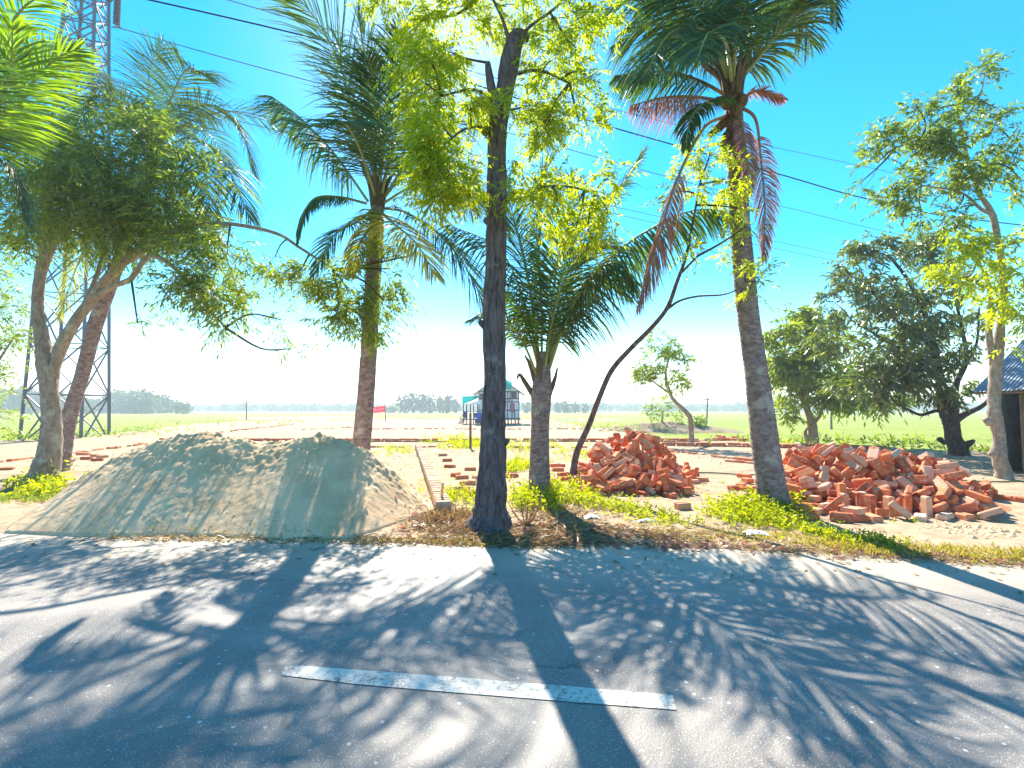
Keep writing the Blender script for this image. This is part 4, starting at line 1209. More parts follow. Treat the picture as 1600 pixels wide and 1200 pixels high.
7223,7348,426,-62,7,-95, 6693,7200,482,-28,3,35, 7748,10164,67,90,0,-88, 5059,8094,310,44,3,2, 5428,9988,154,-93,-53,-147, 5968,9649,338,161,-40,-62,
6969,6831,115,180,-35,82, 7965,8801,174,-27,36,-15, 6879,8586,566,-35,33,36, 6856,8889,427,-142,-1,127, 6537,7222,355,166,-27,83, 6311,9329,490,-150,20,118,
6047,8183,735,-179,33,-136, 6181,9703,281,140,3,-91, 5102,7266,140,180,-90,180, 8158,6770,140,180,90,180, 4898,8178,426,-147,-23,6, 6951,7038,229,166,-32,-154,
6314,7887,587,144,43,-85, 8201,9983,67,90,0,166, 6013,9858,45,-1,-1,-54, 4357,9913,127,180,0,173, 3996,9499,105,152,4,-14, 4419,9764,67,90,0,166,
4558,8125,244,-81,0,165, 5106,7865,76,-90,-4,30, 4068,6938,42,0,0,-51, 6148,8373,731,86,-35,40, 5104,6996,140,0,88,0, 7631,7959,301,42,36,36,
4104,8685,276,38,-9,42, 7972,6818,118,0,-37,170, 6330,7695,378,-43,43,-88, 6113,7164,42,0,0,-137, 6156,6699,42,0,0,-87, 5272,6880,140,180,-90,180,
4120,8326,103,50,-11,154, 6919,7414,439,-150,-17,-128, 6405,9974,113,-180,-34,52, 5860,7231,103,-10,-23,137, 8443,8469,43,0,0,-102, 6930,6624,42,180,0,-8,
7721,8965,227,-128,-4,-160, 7553,7553,359,-111,-35,140, 7518,6713,152,-90,0,-66, 5100,6787,67,-90,0,160, 5433,7454,114,90,22,-152, 4266,8651,240,151,10,-139,
5678,8135,565,46,16,-87, 4165,8522,50,-7,0,175, 7104,9414,71,-32,0,38, 4045,6875,127,0,0,28, 6579,6879,114,88,21,-99, 4220,7934,42,-180,0,41,
7517,8818,317,16,1,165, 5184,10128,140,180,90,180, 4125,8775,186,-49,-8,40, 7315,9127,155,-89,-1,84, 6818,7684,600,-155,14,150, 6286,9414,335,180,25,12,
6992,10172,140,0,88,0, 5646,7429,225,180,90,180, 5705,8951,755,26,-45,174, 5902,8641,753,-136,10,-161, 4632,6699,127,-179,1,105, 8114,7568,42,-180,0,102,
5918,6732,42,0,0,-151, 5928,7435,199,-176,31,-76, 7931,7897,235,143,-14,172, 6072,7561,338,-35,-42,119, 4357,9611,207,21,30,76, 5041,9155,628,-92,-42,-80,
4874,7686,42,-180,0,-135, 4817,9465,299,176,42,100, 8265,8314,42,-180,0,75, 5502,9490,444,-166,6,100, 6339,10125,127,0,0,-136, 4419,8406,118,0,37,-143,
6752,6748,158,-146,6,-2, 6379,9475,383,-155,-2,102, 6073,9605,237,-132,22,60, 5759,8476,668,-135,-3,28, 6757,6541,121,157,-27,136, 6409,9805,117,0,-37,77,
5569,9583,344,29,-3,-85, 8018,9269,42,0,0,27, 7626,6722,42,-180,0,7, 6127,10191,42,180,0,-37, 6946,8022,647,-40,8,-9, 7736,8566,136,-120,2,113,
5111,8038,376,-36,33,-139, 6801,10050,127,90,-29,51, 7677,7366,321,41,-1,-136, 7574,10276,67,90,0,75, 7324,9265,282,-168,-2,34, 8151,8628,42,180,0,-82,
7400,10082,110,0,32,-143, 7914,7859,65,0,-10,153, 8330,10203,42,0,0,-21, 6028,9007,651,-56,-45,-135, 7068,6928,85,-142,3,-17, 7394,8650,434,-167,-12,-115,
4491,7462,42,180,0,-89, 4575,7739,42,0,0,3, 4343,8391,173,11,36,-129, 8003,7443,42,180,0,-77, 4061,10167,140,180,-90,180, 7006,9745,67,90,0,-48,
4698,7846,116,3,-34,-110, 4553,6948,166,175,45,135, 3877,9660,42,0,0,3, 6410,6987,92,11,-17,114, 7602,9359,42,-180,0,-93, 5485,6616,42,-180,0,-131,
6497,8229,727,18,-49,-36, 5122,7659,93,180,-23,-129, 5434,7764,185,83,-13,-63, 5887,7301,263,113,-16,46, 5216,7308,140,0,87,0, 5304,10166,67,90,0,76,
8079,8036,152,-90,0,-162, 5719,7203,147,-84,-43,-53, 5623,7464,42,0,0,107, 7301,8473,368,76,29,64, 7565,7766,385,-149,-27,54, 4267,9037,136,-62,-23,58,
8041,8590,134,126,-20,-57, 7435,6606,42,-180,0,123, 4364,6527,67,-90,0,151, 4271,7899,218,7,17,-8, 4147,7054,68,90,0,-43, 7194,6610,112,-90,-20,172,
4882,7276,275,-98,-89,-98, 7063,9944,67,90,0,82, 5215,9814,192,-1,-6,-85, 4391,9567,80,126,0,-51, 5291,6712,133,-15,39,-42, 7094,8869,330,-21,3,143,
8100,6503,43,0,0,122, 4143,8073,68,-90,0,61, 4568,9925,42,-180,0,-146, 5353,9884,67,90,0,117, 4343,7117,42,0,0,-58, 5517,7638,68,90,0,15,
4603,10157,42,0,0,153, 5565,7251,67,-90,0,-49, 7197,8936,250,-119,-15,96, 7725,8851,169,-47,-6,-154, 6408,8056,621,-33,41,-164, 4549,8521,334,50,-35,94,
6903,9227,238,-18,16,113, 6694,9613,281,-130,-28,-164, 6225,9980,42,180,0,50, 4465,7819,260,-170,-6,112, 4943,7521,200,37,-2,154, 7819,8198,65,179,9,-59,
7973,7208,195,-97,-17,-72, 7429,8986,261,-148,9,-1, 4234,8036,162,-17,7,-98, 5854,9713,148,-29,44,32, 4964,10288,42,0,0,-131, 4220,7549,42,0,0,-103,
7337,9398,42,-180,0,77, 8109,9027,67,-90,0,82, 6454,6659,101,22,17,177, 6019,10083,42,0,0,-31, 6833,7047,130,162,-37,102, 5124,9989,143,-1,-85,129,
4031,6699,43,0,0,-167, 6581,7816,542,-53,41,-145, 3916,8548,91,-22,12,127, 3976,8159,67,-90,0,-19, 7572,8979,43,0,0,45, 5810,6902,140,0,-88,0,
4037,8460,240,-178,24,180, 4826,7150,140,180,-90,180, 6291,8328,697,-142,0,45, 7780,9916,42,180,0,-136, 7458,9798,42,-180,0,175, 6741,9822,75,-142,0,-39,
6606,7129,120,4,-36,77, 8272,7530,87,180,-20,95, 7180,9897,67,-90,0,64, 7742,9660,42,0,0,23, 4635,7527,42,0,0,-81, 6248,10259,104,-171,-23,-150,
7078,9827,177,0,0,132, 8365,7950,42,-180,0,99, 7694,6848,106,0,-30,-83, 4435,8631,324,-158,-30,74, 4581,9854,175,12,23,20, 5580,7829,208,22,-49,79,
6999,7811,567,166,-13,64, 6357,8583,771,-15,14,-138, 4979,7475,42,180,0,-125, 7819,7081,163,3,-13,81, 8395,7712,42,0,0,-8, 8013,8076,42,180,0,-113,
6683,6924,130,-90,31,-100, 3983,7577,140,180,90,180, 4144,9076,220,-149,8,97, 7965,7035,68,-90,0,84,
]

# ------------------------------------------------------------------ trees
def skeleton(parent, main, branches, Y, m, sides=16, jitter=0.12, name="trunk"):
    """main/branches: pixel centre lines with widths; returns sampled points"""
    pts, rad = pix_curve(main, Y, 9)
    V, F = tube(pts, rad, sides, jitter)
    t_ = mesh_obj(name, V, F, m, parent, smooth=True)
    allp = [pts]
    for br in branches:
        p2, r2 = pix_curve(br, Y, 7)
        V, F = tube(p2, r2, 10, jitter)
        mesh_obj("branch", V, F, m, parent, smooth=True)
        allp.append(p2)
    return np.vstack(allp)


# leaning forked tree at the left
TY = 9.9
t1 = thing("leaning_tree", "leaning forked tree with dense narrow-leaved crown beside the sand heap, far left", "tree", P(68, 756, TY))
sk = skeleton(t1, [(60, 762, 74), (66, 750, 58), (76, 715, 44), (81, 660, 35), (77, 610, 32), (72, 570, 34), (66, 530, 27), (59, 485, 22), (63, 430, 21), (76, 390, 22), (98, 345, 16), (120, 300, 10)],
              [[(82, 590, 18), (94, 545, 24), (116, 505, 21), (148, 462, 20), (180, 420, 17, -0.2), (215, 395, 17, -0.4), (250, 370, 13, -0.5), (300, 352, 9, -0.6), (360, 350, 7, -0.7), (430, 364, 6, -0.8), (470, 388, 5, -0.8), (520, 420, 3, -0.8)],
               [(150, 465, 14), (175, 448, 11, -0.3), (205, 435, 10, -0.5), (235, 400, 9, -0.6), (280, 425, 7, -0.8), (320, 475, 5, -1.0), (352, 512, 3, -1.0)],
               [(180, 420, 14, -0.2), (190, 370, 12), (200, 310, 8), (210, 250, 5)],
               [(120, 505, 10), (160, 400, 8, 0.3), (150, 330, 6, 0.4)]], TY, M_BARK_PALE)
crown("crown", [(185, 280, 155, 95, 923, 0), (130, 300, 95, 75, 437, -0.7), (260, 300, 85, 78, 407, -0.5), (90, 260, 80, 60, 319, 0.4), (215, 220, 80, 40, 252, 0.3), (55, 330, 60, 50, 213, 0.0), (170, 360, 110, 35, 291, -0.3),
                (300, 380, 60, 35, 106, -0.6), (355, 395, 50, 45, 106, -0.7), (330, 450, 55, 35, 116, -0.9), (370, 480, 35, 30, 58, -0.9), (290, 440, 40, 25, 58, -0.7), (20, 390, 50, 30, 86, 0), (250, 480, 22, 10, 6, -0.8), (215, 505, 25, 6, 5, -0.8)],
      TY, M_LEAF_ACACIA, t1, leafL=0.125, leafW=0.22, k=13, slen=0.42, droop=0.45, skel=sk)
crown("foliage", [(500, 420, 45, 35, 60, -0.8), (545, 455, 55, 40, 130, -0.8), (565, 495, 42, 32, 110, -0.8), (520, 500, 35, 25, 50, -0.8), (610, 420, 40, 40, 60, -0.7), (600, 470, 40, 30, 50, -0.7), (450, 440, 40, 30, 30, -0.8), (640, 400, 25, 25, 22, -0.7), (455, 545, 18, 14, 6, -0.8), (430, 400, 30, 25, 30, -0.8), (440, 500, 22, 20, 9, -0.8)],
      TY, M_LEAF_ACACIA, t1, leafL=0.125, leafW=0.2, k=12, slen=0.35, droop=0.45, skel=sk, depth=0.6)

# tall straight tree in the middle
MY = 6.25
t2 = thing("roadside_tree", "tall straight rough-barked tree with lopped top standing at the road edge in the middle", "tree", P(766, 822, MY))
sk2 = skeleton(t2, [(765, 836, 100), (765, 822, 76), (766, 800, 56), (767, 775, 48), (769, 740, 44), (770, 690, 40), (773, 600, 35), (772, 500, 36), (775, 400, 33), (776, 300, 32), (777, 220, 30), (779, 165, 38), (780, 150, 34)],
               [[(784, 175, 26), (792, 120, 30), (800, 80, 30), (808, 55, 20), (826, 60, 12)], [(808, 80, 14), (815, 55, 10), (812, 48, 6)], [(772, 160, 16), (765, 120, 13), (762, 98, 9)],
                [(800, 70, 8), (830, 40, 5), (870, 10, 4), (900, -30, 3)], [(798, 75, 8), (785, 30, 5), (760, -20, 4)], [(780, 160, 6), (740, 140, 5, -0.3), (690, 150, 3, -0.4)],
                [(775, 200, 6), (730, 200, 4, -0.3), (690, 230, 3, -0.5)], [(790, 120, 7), (840, 110, 5, -0.2), (890, 130, 3, -0.4)], [(782, 320, 7), (820, 300, 4, -0.4), (870, 290, 3, -0.6), (930, 300, 3, -0.6)], [(770, 320, 7), (735, 300, 5, -0.3), (700, 290, 3, -0.5)]],
               MY, M_BARK, 20, 0.10)
g_ = Geo()
for (px, py, w) in ((752, 505, 9), (757, 205, 8), (791, 690, 8), (760, 345, 7)):
    g_.tube([P(px + (5 if px < 770 else -5), py + 4, MY - 0.02), P(px, py, MY - 0.05), P(px - (4 if px < 770 else -4), py - 3, MY - 0.06)], [0.05, 0.045, 0.025], 8, 0.2)
g_.obj("knot", M_BARK, t2, smooth=True)
crown("crown", [(665, 130, 45, 45, 116, -0.4), (700, 80, 50, 45, 108, -0.2), (650, 80, 35, 35, 62, -0.3), (640, 30, 45, 35, 77, 0), (720, 20, 60, 40, 131, 0.2), (790, 10, 55, 35, 78, 0.3), (690, 195, 45, 40, 131, -0.5), (665, 240, 40, 38, 124, -0.6), (700, 265, 42, 35, 124, -0.5), (680, 305, 38, 25, 77, -0.5), (735, 165, 28, 30, 55, -0.4),
                (870, 30, 60, 40, 97, 0), (920, 15, 45, 35, 58, 0), (860, 95, 50, 35, 78, -0.2), (900, 75, 38, 35, 58, 0), (880, 150, 48, 38, 97, -0.3), (855, 195, 45, 30, 91, -0.4), (905, 190, 30, 28, 28, -0.3), (830, 165, 28, 30, 28, -0.2), (925, 120, 22, 25, 18, 0),
                (700, -60, 90, 45, 170, 0), (830, -60, 80, 40, 110, 0), (620, -40, 70, 40, 108, 0)],
      MY, M_LEAF_NEEM, t2, leafL=0.075, leafW=0.26, k=17, slen=0.26, droop=0.55, skel=sk2, depth=0.9)
crown("foliage", [(860, 300, 42, 32, 85, -0.6), (835, 275, 25, 22, 25, -0.6), (905, 315, 38, 28, 50, -0.6), (955, 280, 35, 38, 20, -0.6), (950, 330, 38, 30, 28, -0.6), (925, 375, 35, 30, 26, -0.5), (860, 335, 25, 18, 25, -0.6), (900, 355, 30, 20, 20, -0.6), (735, 310, 38, 15, 22, -0.4), (790, 170, 25, 14, 14, -0.5), (790, 300, 22, 8, 9, -0.5)],
      MY, M_LEAF_NEEM, t2, leafL=0.075, leafW=0.26, k=15, slen=0.24, droop=0.55, skel=sk2)

# thin bent sapling by the first brick pile
SY = 9.7
t3 = thing("bent_sapling", "thin bent sapling arching right beside the left edge of the tall brick pile", "sapling", P(893, 758, SY))
sk3 = skeleton(t3, [(892, 762, 12), (896, 735, 11), (902, 705, 10), (920, 665, 9, -0.2), (935, 625, 8.5, -0.4), (955, 580, 8.5, -0.6), (985, 545, 8, -0.9), (1015, 515, 7.5, -1.2), (1042, 482, 7, -1.5), (1058, 440, 6, -1.9), (1072, 400, 5, -2.2), (1082, 350, 4, -2.5), (1095, 280, 3, -2.7)],
               [[(1044, 482, 5, -1.5), (1062, 470, 4, -1.7), (1090, 463, 3.5, -2.0), (1125, 461, 3, -2.4), (1146, 455, 2.5, -2.7), (1165, 440, 2, -2.9)], [(1066, 425, 4, -2.0), (1090, 400, 3, -2.5)]], SY, M_BARK, 8, 0.05)
crown("crown", [(1085, 255, 40, 30, 40, -2.6), (1100, 290, 45, 35, 55, -2.6), (1145, 285, 28, 40, 45, -2.9), (1060, 300, 25, 20, 14, -2.5), (1110, 235, 30, 20, 22, -2.6), (1155, 325, 22, 20, 22, -2.9), (1110, 390, 35, 24, 28, -2.5), (1185, 440, 30, 24, 22, -2.9), (1165, 420, 16, 10, 12, -3.0), (1165, 355, 20, 16, 10, -2.9)],
      SY, M_LEAF_NEEM, t3, leafL=0.072, leafW=0.27, k=15, slen=0.25, droop=0.4, skel=sk3)

# right-hand trees
t4 = thing("bushy_tree", "bushy yellow-green tree with a low forked trunk behind the right brick pile", "tree", P(1270, 694, 21.0))
sk4 = skeleton(t4, [(1270, 700, 22), (1270, 680, 18), (1268, 660, 15), (1263, 645, 11), (1250, 610, 8), (1240, 570, 5)],
               [[(1268, 662, 10), (1280, 650, 7), (1286, 632, 5), (1300, 590, 4)], [(1263, 645, 8), (1262, 600, 6), (1275, 550, 4)], [(1250, 620, 5), (1225, 590, 4), (1210, 560, 3)], [(1262, 690, 8), (1258, 676, 6), (1262, 668, 3)]], 21.0, M_BARK_PALE, 10)
crown("crown", [(1235, 535, 40, 32, 130), (1265, 520, 40, 28, 110), (1215, 570, 26, 36, 110), (1250, 580, 48, 40, 220), (1300, 560, 48, 42, 190), (1225, 610, 32, 20, 60), (1285, 605, 46, 24, 120), (1330, 600, 35, 30, 90), (1208, 515, 22, 16, 30), (1240, 495, 30, 16, 40), (1218, 652, 20, 10, 22), (1290, 520, 30, 30, 70)],
      21.0, M_LEAF_YOUNG, t4, leafL=0.26, leafW=0.3, k=9, slen=0.5, droop=0.5, skel=sk4)
crown("lower_foliage", [(1330, 620, 40, 18, 70), (1290, 625, 30, 10, 24), (1375, 625, 35, 18, 60)], 20.0, M_LEAF_YOUNG, t4, leafL=0.26, leafW=0.3, k=9, slen=0.5, droop=0.5, skel=sk4)

BY_ = 15.8
t5 = thing("broad_tree", "broad spreading tree with stout flared dark trunk and glossy leaves, left of the shed", "tree", P(1497, 712, BY_))
sk5 = skeleton(t5, [(1499, 716, 39), (1497, 702, 34), (1490, 685, 28), (1487, 665, 28), (1484, 650, 33), (1480, 638, 34), (1472, 610, 20), (1462, 560, 14), (1448, 500, 10), (1420, 440, 7), (1390, 400, 5)],
               [[(1494, 655, 16), (1512, 645, 12), (1532, 636, 9), (1548, 620, 8), (1562, 590, 6)], [(1478, 645, 9), (1462, 642, 7), (1438, 648, 6), (1412, 636, 4), (1400, 630, 3)], [(1490, 640, 17), (1494, 600, 12), (1510, 560, 9), (1500, 500, 6), (1488, 440, 5), (1480, 400, 3)],
                [(1466, 590, 9), (1430, 560, 6), (1380, 530, 5), (1330, 500, 3)], [(1500, 580, 6), (1525, 540, 5), (1530, 480, 3)], [(1455, 540, 7), (1400, 500, 5), (1350, 440, 4)], [(1476, 692, 9, -0.3), (1468, 686, 11, -0.4)], [(1500, 700, 20, -0.1), (1516, 692, 12, -0.3), (1522, 688, 6, -0.3)]], BY_, M_BARK_DARK, 16, 0.1)
crown("crown", [(1330, 430, 42, 35, 88), (1375, 395, 42, 32, 81), (1430, 385, 50, 30, 81), (1480, 400, 45, 30, 73), (1350, 480, 50, 35, 114), (1410, 460, 50, 38, 105), (1465, 470, 40, 40, 97), (1500, 440, 30, 35, 48), (1310, 520, 35, 35, 64), (1370, 545, 55, 38, 146), (1430, 550, 50, 40, 154), (1480, 540, 40, 45, 105), (1390, 600, 60, 28, 138), (1450, 600, 40, 24, 88), (1340, 600, 35, 25, 64), (1500, 590, 25, 28, 32), (1520, 530, 25, 40, 28), (1300, 470, 25, 25, 32), (1420, 505, 50, 40, 97), (1345, 380, 25, 18, 24)],
      BY_, M_LEAF_MANGO, t5, leafL=0.22, leafW=0.26, k=10, slen=0.34, droop=0.55, skel=sk5)

CY_ = 10.5
t6 = thing("knobbly_tree", "slender pale knobbly-trunked tree with a high open crown in front of the shed", "tree", P(1567, 750, CY_))
sk6 = skeleton(t6, [(1570, 754, 36), (1567, 735, 30), (1560, 708, 28), (1561, 685, 22), (1556, 655, 26), (1553, 640, 24), (1554, 600, 22), (1557, 560, 24), (1562, 520, 18), (1568, 470, 15), (1566, 420, 13), (1558, 370, 13), (1550, 335, 12), (1530, 300, 9), (1512, 250, 7), (1497, 180, 5)],
               [[(1552, 570, 14), (1545, 520, 12), (1548, 470, 10), (1540, 430, 7), (1520, 400, 4)], [(1548, 334, 8), (1532, 326, 7), (1500, 300, 4), (1440, 290, 3)], [(1525, 290, 6), (1560, 240, 5), (1590, 200, 3)], [(1512, 250, 5), (1450, 220, 4), (1400, 230, 3)], [(1500, 200, 4), (1530, 150, 3), (1540, 110, 2)], [(1546, 662, 14, -0.15), (1540, 655, 12, -0.2)], [(1556, 712, 14, -0.15), (1548, 708, 12, -0.2)]], CY_, M_BARK_PALE, 14, 0.16)
crown("crown", [(1530, 115, 35, 26, 48), (1505, 155, 35, 26, 40), (1455, 180, 45, 24, 60), (1430, 160, 25, 14, 16), (1385, 220, 40, 24, 55), (1430, 235, 50, 30, 85), (1480, 225, 40, 38, 85), (1370, 255, 30, 20, 28), (1345, 285, 18, 15, 10), (1415, 285, 45, 22, 55), (1470, 290, 45, 28, 80), (1510, 265, 35, 30, 60), (1560, 200, 35, 25, 28), (1575, 245, 38, 25, 45), (1545, 225, 30, 25, 30), (1440, 330, 40, 18, 36), (1490, 330, 35, 20, 38), (1595, 280, 25, 25, 18), (1560, 170, 22, 12, 8), (1395, 325, 20, 14, 10)],
      CY_, M_LEAF_ACACIA, t6, leafL=0.12, leafW=0.3, k=13, slen=0.34, droop=0.4, skel=sk6)
crown("low_foliage", [(1500, 375, 45, 24, 45, -0.5), (1545, 395, 45, 30, 65, -0.6), (1590, 420, 35, 38, 65, -0.6), (1480, 410, 30, 20, 25, -0.5), (1510, 435, 38, 24, 40, -0.6), (1570, 465, 45, 30, 50, -0.6), (1610, 490, 30, 25, 30, -0.6), (1570, 545, 12, 10, 4, -0.6), (1610, 380, 30, 30, 35, -0.5)],
      CY_, M_LEAF_NEEM, t6, leafL=0.11, leafW=0.34, k=12, slen=0.3, droop=0.45, skel=sk6)

t7 = thing("crooked_tree", "small crooked tree with a bent grey stem and round crown, alone beyond the walls", "tree", P(1080, 694, 21.0))
sk7 = skeleton(t7, [(1081, 698, 9.5), (1080, 670, 8.5), (1078, 652, 8.5), (1068, 640, 7), (1052, 624, 6), (1045, 608, 5), (1040, 585, 4), (1045, 560, 3)], [[(1047, 615, 4), (1030, 603, 3), (1012, 590, 2)], [(1043, 600, 3), (1058, 580, 2)]], 21.0, M_BARK_PALE, 8)
crown("crown", [(1030, 552, 32, 20, 85), (1055, 548, 26, 18, 55), (1008, 570, 20, 16, 40), (1005, 595, 18, 16, 35), (1028, 588, 22, 18, 45), (1058, 585, 20, 20, 45), (1030, 530, 26, 10, 24), (1068, 560, 14, 14, 20), (1040, 610, 20, 10, 14), (1062, 605, 12, 10, 10)],
      21.0, M_LEAF_YOUNG, t7, leafL=0.17, leafW=0.3, k=9, slen=0.34, droop=0.35, skel=sk7)
t8 = thing("hazy_tree", "small pale hazy tree on the earth bank behind the crooked tree", "tree", P(1033, 680, 40))
sk8 = skeleton(t8, [(1033, 684, 4), (1034, 665, 3), (1036, 640, 2)], [], 40, M_BARK_DARK, 6)
crown("crown", [(1036, 636, 22, 18, 70), (1022, 648, 12, 10, 20), (1052, 650, 14, 10, 22)], 40, M_LEAF_YOUNG, t8, leafL=0.24, leafW=0.32, k=9, slen=0.6, skel=sk8)
t9 = thing("round_bush", "small round green bush in the field right of the crooked tree", "bush", P(1091, 668, 40))
crown("foliage", [(1091, 660, 9, 9, 60), (1075, 664, 8, 4, 20)], 40, M_LEAF_YOUNG, t9, leafL=0.3, leafW=0.4, k=7, slen=0.4)
t10 = thing("edge_tree", "pale feathery tree at the left edge behind the leaning tree", "tree", P(-30, 700, 16))
sk10 = skeleton(t10, [(-30, 712, 22), (-32, 600, 16), (-25, 500, 8), (-10, 440, 4)], [[(-28, 600, 8), (0, 560, 5), (20, 530, 3)]], 16, M_BARK_PALE, 10)
crown("crown", [(5, 480, 30, 30, 60), (10, 530, 30, 35, 70), (-20, 440, 45, 50, 160), (-30, 540, 45, 50, 150), (15, 585, 22, 14, 18), (10, 655, 18, 12, 18), (0, 600, 16, 14, 18)], 16, M_LEAF_YOUNG, t10, leafL=0.14, leafW=0.25, k=12, slen=0.5, skel=sk10)


# ------------------------------------------------------------------ coconut palms
def PX(pp, Y):
    return [P(q[0], q[1], Y + (q[2] if len(q) > 2 else 0)) for q in pp]


def crownshaft(parent, c, n_, length, rad):
    g2 = Geo()
    for k in range(n_):
        a = k * 2.4
        h = np.array((math.cos(a), math.sin(a), 0))
        p0 = c + h * rad * 0.6 - UP * 0.1
        p1 = c + h * rad * 1.2 + UP * length * 0.5
        p2 = c + h * rad * (2.2 + rng.random()) + UP * length * (0.9 + 0.3 * rng.random())
        g2.tube(catmull([p0, p1, p2], 4), np.linspace(0.06, 0.025, 9), 5, 0.1)
    g2.obj("leaf_bases", M_FIBRE, parent, smooth=True)


pA = thing("coconut_palm", "coconut palm whose ringed trunk slants up behind the leaning tree on the left", "palm tree", P(90, 738, 12))
palm_trunk(pA, [(92, 742, 34), (100, 700, 29), (109, 650, 27), (130, 580, 25), (150, 505, 27), (178, 430, 24), (205, 350, 21), (228, 280, 20), (240, 240, 18)], 12)
cA = P(240, 232, 12)
crownshaft(pA, cA, 9, 0.7, 0.13)
for pp, kw in [([(240, 235), (232, 160, .5), (236, 100, .8), (255, 70, 1.0)], {}), ([(242, 232), (265, 160, -.4), (290, 110, -.8), (320, 115, -1.2)], {}), ([(245, 232), (285, 180, .2), (335, 165, .3), (375, 205, .4), (398, 270, .4)], {}),
               ([(245, 238), (300, 215, -.5), (350, 255, -.9), (392, 345, -1.2)], {}), ([(245, 240), (300, 240, -1.2), (320, 270, -1.6), (330, 340, -1.8)], {}), ([(238, 232), (190, 150, .3), (140, 100, .6), (90, 80, .8)], {}),
               ([(235, 235), (170, 180, .5), (90, 190, .8), (20, 270, 1)], {}), ([(238, 235), (200, 170, -.8), (150, 150, -1.4), (110, 200, -1.9)], {}),
               ([(235, 240), (180, 300, .4), (140, 370, .3), (115, 430, .3), (92, 500, .2)], dict(m=M_FROND_YELLOW, droop=.5, L=.75)), ([(245, 245), (310, 330, -.4), (360, 420, -.6), (385, 520, -.8)], dict(L=.6, m=M_FROND_YELLOW)), ([(242, 235), (262, 180, 1.2), (290, 160, 2.0), (330, 190, 2.8)], {})]:
    k_ = dict(L=1.15, pairs=64, droop=0.34)
    k_.update(kw)
    frond(pA, PX(pp, 12), **k_)
for az in (0.6, 1.6, 2.4, 3.6):
    arc_frond(pA, cA, az, 0.95, 4.3, 0.42, L=0.95, pairs=56)

YB = 9.9
pB = thing("coconut_palm", "tall coconut palm rising from behind the right shoulder of the sand heap", "palm tree", P(560, 758, YB))
palm_trunk(pB, [(558, 762, 36), (562, 720, 31), (566, 680, 29), (573, 600, 27), (578, 520, 26), (582, 450, 25), (585, 400, 26), (588, 355, 24), (590, 325, 22)], YB)
cB = P(590, 318, YB)
crownshaft(pB, cB, 11, 0.75, 0.14)
for pp, kw in [([(582, 312), (556, 200, -.2), (532, 105, -.5), (490, 25, -.9), (425, -40, -1.2)], dict(L=1.5, pairs=84, lift=0.0, droop=.15)), ([(575, 315), (522, 240, -.1), (470, 185, -.2), (424, 150, -.2)], dict(L=1.1, pairs=80, droop=.45, hang=.7)),
               ([(572, 318), (530, 308, -.6), (492, 310, -1.0), (472, 340, -1.3), (464, 380, -1.4)], dict(L=.36, droop=.6, hang=.8)), ([(588, 310), (584, 220, .2), (572, 120, .2), (560, 20, -.2)], dict(L=1.3, pairs=76)),
               ([(592, 310), (602, 210, .5), (612, 110, .8), (640, 10, 1)], dict(L=1.3, pairs=76)), ([(594, 312), (616, 220, -.8), (628, 130, -1.4), (625, 50, -2.2)], {}), ([(596, 315), (640, 250), (700, 195), (765, 190, .2)], {}),
               ([(598, 318), (650, 290), (720, 290, .2), (790, 350, .3)], {}), ([(600, 325), (640, 335, -.4), (700, 380, -.7), (740, 440, -.9), (766, 510, -1.0)], dict(m=M_FROND, L=1.25, pairs=80, start=.12)),
               ([(590, 325), (610, 345, -1.1), (650, 380, -1.7), (680, 430, -2.0)], dict(L=.95, m=M_FROND_YELLOW)), ([(585, 325), (560, 345, -1), (520, 370, -1.4), (490, 430, -1.6)], dict(L=.55)), 
               ([(588, 312), (565, 240, -1.3), (545, 200, -2.2), (535, 190, -3.2)], {}), ([(590, 315), (596, 260, 1.2), (600, 200, 2.2), (602, 170, 3)], {}), ([(595, 315), (640, 270, .9), (700, 270, 1.4), (740, 330, 1.8)], {}),
               ([(590, 312), (598, 230, -.5), (590, 150, -1.2), (575, 90, -2.0)], dict(pairs=70)), ([(588, 312), (575, 230, .3), (540, 140, .6), (530, 60, .9)], {}),
               ([(588, 325), (575, 360, -.6), (560, 385, -1.0), (550, 430, -1.2)], dict(L=.5, m=M_FROND_YELLOW, droop=.6))]:
    k_ = dict(L=1.15, pairs=66, droop=0.36)
    k_.update(kw)
    frond(pB, PX(pp, YB), **k_)

